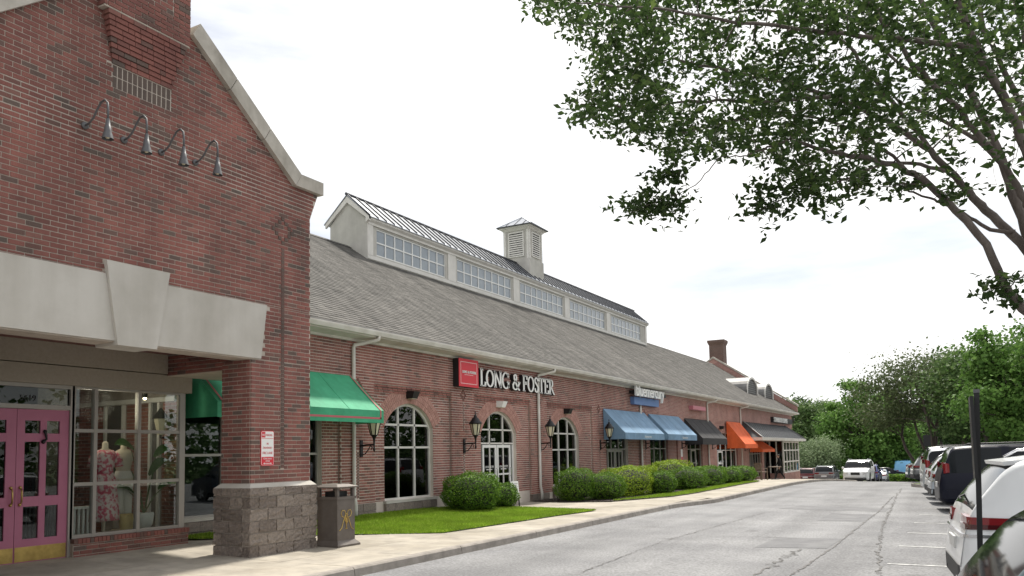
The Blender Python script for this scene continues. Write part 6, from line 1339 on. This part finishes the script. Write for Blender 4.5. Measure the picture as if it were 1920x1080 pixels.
# cars at the end of the lane
FG = 'cars at the far end of the lane'
car('white SUV facing the camera at the end of the lane', 1604, 68, lz(-7, 70), math.radians(-91), 4.8, 1.95, 1.78, 'suv', 'car_white', FG, 'front', name='white_suv')
car('dark grey SUV seen from behind left of the white far SUV', 1545, 86, lz(-9, 86), math.radians(90), 4.6, 1.9, 1.68, 'suv', 'car_grey', FG)
car('silver sedan seen from behind right of the white far SUV', 1646, 92, lz(-6, 92), math.radians(92), 4.6, 1.78, 1.42, 'sedan', 'car_silver', FG)
car('black sedan parked sideways behind the silver sedan', 1664, 103, lz(-6, 103) + .45, math.radians(4), 4.7, 1.8, 1.45, 'sedan', 'car_black', FG, 'mid')
car('blue car half hidden behind the white far SUV', 1626, 78, lz(-7, 78), math.radians(90), 4.4, 1.8, 1.55, 'suv', 'car_blue', FG)
car('dark red car beyond the cafe corner', 1510, 90, lz(-11, 90), math.radians(85), 4.5, 1.8, 1.55, 'suv', 'car_maroon', FG)
car('pale blue car just right of the dark red car', 1526, 108, lz(-11, 108), math.radians(80), 4.3, 1.75, 1.4, 'sedan', 'car_ice', FG)
car('bright blue delivery van behind the round dense tree', 1694, 108, lz(-4, 108) + .3, math.radians(92), 5.4, 2.1, 2.5, 'van', 'van_blue', FG, name='delivery_van', cat='van')

# signpost in front of the white SUV, seen edge on
sg = thing('signpost', 'black metal signpost with edge-on sign in front of the white SUV', 'signpost', (.2, 7.6, -.25)); p1 = ony((1839, 1085), 7.6); p0 = ony((1831, 737), 7.6)
MB().bar(p1 + (p1 - p0) * .1, p0, .044, .04).build('post', 'black_metal', sg)
dr = (p0 - p1).normalized(); sc_ = p0 - dr * .36
MB().box(-.012, .012, -.15, .15, -.33, .33).xform(Matrix.Translation(sc_ + Vector((-.03, .0, 0))) @ Matrix.Rotation(math.radians(2), 4, 'Z')).build('sign_plate', 'black_metal', sg)
MB().bar(p0 + Vector((0, 0, .001)), p0 + Vector((0, 0, .03)), .06, .045).build('post_cap', 'grey_metal', sg)
# second post on the island, and the island itself
isl = [(-1.9, 40.2), (.8, 40.0), (3.5, 40.3), (3.5, 41.6), (.5, 41.9), (-1.8, 41.7), (-2.2, 41)]
it = MB(); it.prism([(x, y, lz(x, 41) + .14) for x, y in isl], (0, 0, -.3)); ito = it.build('traffic_island', 'kerb', None); tag(ito, kind='structure')
gi = [(x * .94 - .05, 41 + (y - 41) * .75) for x, y in isl]; fill(gi, [], lambda x, y: (x, y, lz(x, 41) + .146)).build('island_soil', 'ground', ito)
P = np.array([(random.uniform(-1.8, 3.2), random.uniform(40.4, 41.5), 0) for _ in range(1500)]); P[:, 2] = [lz(a, 41) + .2 for a in P[:, 0]]; tag(leafmesh('ground_cover', P, np.full(len(P), .16), rng.random(len(P)), 'leaf_mid', None, 'stuff', .4), 'low green planting on the traffic island')
s2 = thing('signpost', 'thin dark post standing on the grassy island', 'signpost', (-1.45, 41, -.2)); MB().bar((-1.45, 41, lz(-1, 41) + .1), (-1.45, 41, 2.15), .05).build('post', 'black_metal', s2); MB().box(-1.6, -1.3, 40.955, 40.97, 1.6, 2.1).build('sign_plate', 'black_metal', s2)
# low hedge at the end of the lane
def lowhedge(label, x0, x1, y, z, h):
    t = thing('hedge', label, 'hedge', ((x0 + x1) / 2, y, z)); n = 2500; P = np.stack([rng.uniform(x0, x1, n), y + rng.normal(0, .5, n), z + h * np.sqrt(rng.random(n))], 1); leafmesh('foliage', P, np.full(n, .22), rng.random(n), 'hedge', t); MB().box(x0 + .1, x1 - .1, y - .35, y + .35, z, z + h * .8).build('twigs', 'twigs', t)
q = ony((1662, 895), 96); lowhedge('low clipped hedge right of the silver far sedan', q.x, q.x + 3.2, 98.5, lz(-5, 98), 1.0)
q = ony((1562, 895), 100); lowhedge('low hedge between the dark grey SUV and the white far SUV', q.x, q.x + 2.6, 104, lz(-8, 104), .9)

# cafe furniture
def chair(label, x, y, rot):
    z = walk_z(x, y); t = lthing('cafe_chair', label, 'chair', Matrix.Translation((x, y, z)) @ Matrix.Rotation(rot, 4, 'Z'), 'wooden chairs outside the cafe')
    MB().box(-.25, .25, -.25, .25, .42, .46).build('seat', 'wood', t)
    for a in (-.22, .22):
        MB().box(a - .025, a + .025, -.24, -.19, 0, .419).build('leg', 'wood', t); MB().box(a - .025, a + .025, .19, .24, 0, .419).build('leg', 'wood', t); MB().bar((a, .22, .461), (a, .30, .95), .045).build('back_post', 'wood', t); MB().box(a - .03, a + .03, -.24, .25, .62, .655).build('armrest', 'wood', t); MB().box(a - .02, a + .02, -.24, -.2, .461, .619).build('arm_post', 'wood', t)
    for i in range(5): xx_ = -.15 + i * .075; MB().bar((xx_, .24, .5), (xx_, .295, .9), .03, .02).build('back_slat', 'wood', t)
    MB().bar((-.24, .298, .93), (.24, .298, .93), .05).build('top_rail', 'wood', t)
c1 = onz((1428, 905), -.2); chair('wooden cafe armchair nearest the kerb', c1.x - .2, c1.y + 1.0, 2.6); chair('wooden cafe armchair behind the nearest one', c1.x - .9, c1.y + 2.6, -.6)
tz_ = (c1.x + .1, c1.y + 3.2); zt0 = walk_z(*tz_); ct = thing('cafe_table', 'small round cafe table beside the wooden chairs', 'table', (*tz_, zt0)); MB().loft([(*tz_, zt0 + .70, .38, .38), (*tz_, zt0 + .74, .38, .38)], 20).build('table_top', 'wood', ct); MB().loft([(*tz_, zt0, .25, .25), (*tz_, zt0 + .03, .22, .22), (*tz_, zt0 + .05, .03, .03), (*tz_, zt0 + .7, .03, .03)], 12).build('leg', 'black_metal', ct)

# person in black walking by the cafe door
def skin(name, V, E_, R_, m, par, sub=2):
    me = bpy.data.meshes.new(name); me.from_pydata(V, E_, []); o = bpy.data.objects.new(name, me); COL.objects.link(o); md = o.modifiers.new('s', 'SKIN'); md.use_smooth_shade = True
    for i, r_ in enumerate(R_): me.skin_vertices[0].data[i].radius = r_ if hasattr(r_, '__len__') else (r_, r_); me.skin_vertices[0].data[i].use_root = (i == 0)
    o.modifiers.new('u', 'SUBSURF').levels = sub; dg = bpy.context.evaluated_depsgraph_get(); m2 = bpy.data.meshes.new_from_object(o.evaluated_get(dg)); bpy.data.objects.remove(o); m2.materials.clear(); m2.polygons.foreach_set('use_smooth', [True] * len(m2.polygons)); return link(name, m2, m, par)
pp = onz((1463, 899), -.52); pz_ = walk_z(pp.x, pp.y)
pe = lthing('person', 'person in black clothes striding toward the cafe door', 'person', Matrix.Translation((pp.x, pp.y, pz_)) @ Matrix.Rotation(math.radians(200), 4, 'Z'))
# facing local +x, one stride forward
V = [(0, 0, .95), (.0, 0, 1.15), (.03, 0, 1.38), (.05, 0, 1.50), (.07, 0, 1.58), (0, .09, .92), (.2, .10, .50), (.34, .10, .09), (.44, .10, .05), (0, -.09, .92), (-.1, -.10, .50), (-.34, -.10, .13), (-.24, -.10, .04), (.02, .19, 1.41), (-.08, .25, 1.14), (.06, .27, .92), (.02, -.19, 1.41), (.1, -.25, 1.14), (.3, -.23, 1.0)]
E_ = [(0, 1), (1, 2), (2, 3), (3, 4), (0, 5), (5, 6), (6, 7), (7, 8), (0, 9), (9, 10), (10, 11), (11, 12), (2, 13), (13, 14), (14, 15), (2, 16), (16, 17), (17, 18)]
R_ = [(.12, .16), (.11, .14), (.12, .17), (.06, .06), (.05, .05), (.1, .1), (.07, .07), (.045, .045), (.035, .04), (.1, .1), (.07, .07), (.045, .045), (.035, .04), (.075, .075), (.05, .05), (.04, .04), (.075, .075), (.05, .05), (.04, .04)]
skin('body', V, E_, R_, 'clothes_black', pe)
hd = MB(); hd.loft([(.075, 0, 1.54, .04, .04), (.085, 0, 1.575, .07, .06), (.09, 0, 1.64, .095, .075), (.085, 0, 1.71, .10, .08), (.075, 0, 1.76, .075, .06), (.07, 0, 1.78, .02, .02)], 14); hd.sphere((.185, 0, 1.645), .018, .014, .025, 8, 5); ho = hd.build('head', 'skin', pe, True)
for s in (1, -1): MB().sphere((.165, s * .03, 1.67), .012, n=8, m=5).build('eye', 'hair', ho); MB().sphere((.08, s * .08, 1.65), .02, .012, .032, 8, 5).build('ear', 'skin', ho, True)
MB().box(.17, .178, -.022, .022, 1.595, 1.603).build('mouth', 'coral_cloth', ho)
MB().sphere((.055, 0, 1.72), .105, .09, .08, 12, 8).build('hair', 'hair', pe, True)
def hand(x, y, z, par):
    hb = MB(); hb.sphere((x, y, z), .035, .022, .05, 10, 7)
    for k in range(4): hb.tube([(x + .03 - k * .02, y, z - .03), (x + .035 - k * .02, y, z - .075), (x + .02 - k * .02, y, z - .105 + abs(k - 1.5) * .008)], [.009, .008, .006], 6)
    hb.tube([(x + .03, y, z + .01), (x + .055, y, z - .02), (x + .055, y, z - .05)], [.010, .009, .007], 6); hb.build('hand', 'skin', par, True)
hand(.075, .27, .85, pe); hand(.33, -.23, .93, pe)

# ================================================================ window displays
def dressform(label, x, y, z0, top, bottom, topm, botm, name='mannequin', short=False):
    t = thing(name, label, 'mannequin', (x, y, z0)); b = MB()
    b.loft([(x, y, z0 + .80, .13, .16), (x, y, z0 + .92, .135, .175), (x, y, z0 + 1.08, .10, .125), (x, y, z0 + 1.25, .125, .165), (x, y, z0 + 1.36, .12, .185), (x, y, z0 + 1.42, .07, .14), (x, y, z0 + 1.46, .045, .055), (x, y, z0 + 1.56, .045, .05), (x, y, z0 + 1.58, .02, .02)], 18); b.build('torso', 'form', t, True)
    if top:
        c = MB(); c.loft([(x, y, z0 + 1.0, .125, .15), (x, y, z0 + 1.1, .112, .14), (x, y, z0 + 1.25, .14, .18), (x, y, z0 + 1.36, .135, .20), (x, y, z0 + 1.43, .08, .15)], 18); c.build('blouse', topm, t, True)
        for s in (1, -1): MB().tube([(x, y + s * .17, z0 + 1.38), (x + .02, y + s * .235, z0 + 1.28), (x + .03, y + s * .255, z0 + 1.14)], [.06, .07, .085], 10).build('sleeve', topm, t, True)
    if bottom == 'skirt':
        k = MB(); n = 28
        rings = [(1.03, .12, .15), (.95, .15, .19), (.7, .18, .22), (.4, .21, .25), (.22, .23, .27)]
        k.loft([(x, y, z0 + a, b_, c) for a, b_, c in rings], n); k.build('skirt', botm, t, True)
    elif bottom:
        hem = .62 if bottom == 'shorts' else .06
        for s in (1, -1): MB().loft([(x, y + s * .085, z0 + hem, .075 if bottom != 'shorts' else .1, .075 if bottom != 'shorts' else .09), (x, y + s * .085, z0 + .6, .09, .085), (x, y + s * .08, z0 + .86, .12, .1)], 14).build('trouser_leg', botm, t, True)
        MB().loft([(x, y, z0 + .82, .13, .17), (x, y, z0 + .95, .135, .175), (x, y, z0 + 1.06, .108, .135)], 16).build('waistband', botm, t, True)
    MB().tube([(x, y, z0), (x, y, z0 + .8)], .02, 8).build('pole', 'form', t); MB().loft([(x, y, z0 + .0, .2, .2), (x, y, z0 + .03, .18, .18)], 18).build('stand', 'form', t, True)
    return t
pzz = FZ + .275
q1 = onx((196, 900), XS - .45); q2 = onx((225, 900), XS - .55)
dressform('headless mannequin in a pink floral dress in the shop window', XS - .45, q1.y, pzz, True, 'skirt', 'floral', 'floral')
dressform('bare cream mannequin in white trousers in the shop window', XS - .55, q2.y + .06, pzz, False, 'trousers', None, 'white_cloth')
q3 = onx((405, 900), XB - .6); dressform('mannequin in coral blouse and denim shorts behind the pillar', XB - .6, q3.y + .1, .45, True, 'shorts', 'coral_cloth', 'denim')
q4 = onx((237, 960), XS - .3); bk_ = thing('basket', 'straw basket on the window plinth beside the mannequins', 'basket', (XS - .3, q4.y, pzz)); MB().loft([(XS - .3, q4.y, pzz, .09, .1), (XS - .3, q4.y, pzz + .27, .12, .13)], 16, cap=False).build('body', 'basket', bk_, True)
cbp = MB()
for i in range(9): a = i * .7; cbp.sphere((XS - .3 + .07 * math.cos(a), q4.y + .08 * math.sin(a), pzz + .27), .05, n=7, m=5)
cbp.build('contents', 'basket', bk_, True, kind='stuff')
q5 = onx((270, 960), XS - .42); px5, py5 = XS - .42, q5.y; pp_ = thing('potted_plant', 'large leaved plant in a white pot in the shop window', 'plant', (px5, py5, pzz)); MB().loft([(px5, py5, pzz, .10, .10), (px5, py5, pzz + .1, .15, .15), (px5, py5, pzz + .28, .17, .17), (px5, py5, pzz + .30, .16, .16)], 18).build('pot', 'pot', pp_, True)
for i, (dx, dy, dz, l, w_) in enumerate(((.1, -.35, 1.15, .5, .2), (.0, .28, 1.05, .5, .17), (.1, .1, .75, .45, .16), (-.1, -.15, .6, .4, .15), (.05, .35, .45, .42, .14), (.0, -.3, .4, .4, .14))):
    b_ = Vector((px5, py5, pzz + .28)); tip = b_ + Vector((dx, dy, dz)); MB().tube([b_, b_.lerp(tip, .5) + Vector((0, 0, .08)), tip], [.012, .01, .006], 6).build('stalk', 'plant_leaf', pp_)
    d_ = Vector((dx * .6, dy, .12)).normalized(); s_ = Vector((.75, 0, .66)).cross(d_).normalized(); n6 = 6; lf = MB(); pr_ = None
    for k in range(n6 + 1):
        u = k / n6; c = tip - d_ * .1 + d_ * l * u + Vector((0, 0, .1 * math.sin(u * 2.4) - .12 * u * u)); hw_ = w_ * .5 * math.sin(math.pi * min(.985, u * .93 + .06)) ** .7; cur = (c - s_ * hw_ + Vector((0, 0, .02)), c, c + s_ * hw_ + Vector((0, 0, .02)))
        if pr_: lf.face([pr_[0], cur[0], cur[1], pr_[1]]); lf.face([pr_[1], cur[1], cur[2], pr_[2]])
        pr_ = cur
    lf.build('leaf', 'plant_leaf', pp_, True, recalc=False)
q6 = onx((150, 930), XS - .5); rk = thing('garment_rail', 'white slatted display rack at the left of the shop window', 'rack', (XS - .5, q6.y, FZ)); 
for i in range(6): MB().box(XS - .52, XS - .48, q6.y - .2 + i * .08, q6.y - .16 + i * .08, FZ, FZ + .72).build('slat', 'white_cloth', rk)
MB().box(XS - .6, XS - .4, q6.y - .24, q6.y + .28, FZ + .721, FZ + .76).build('top_board', 'white_cloth', rk)
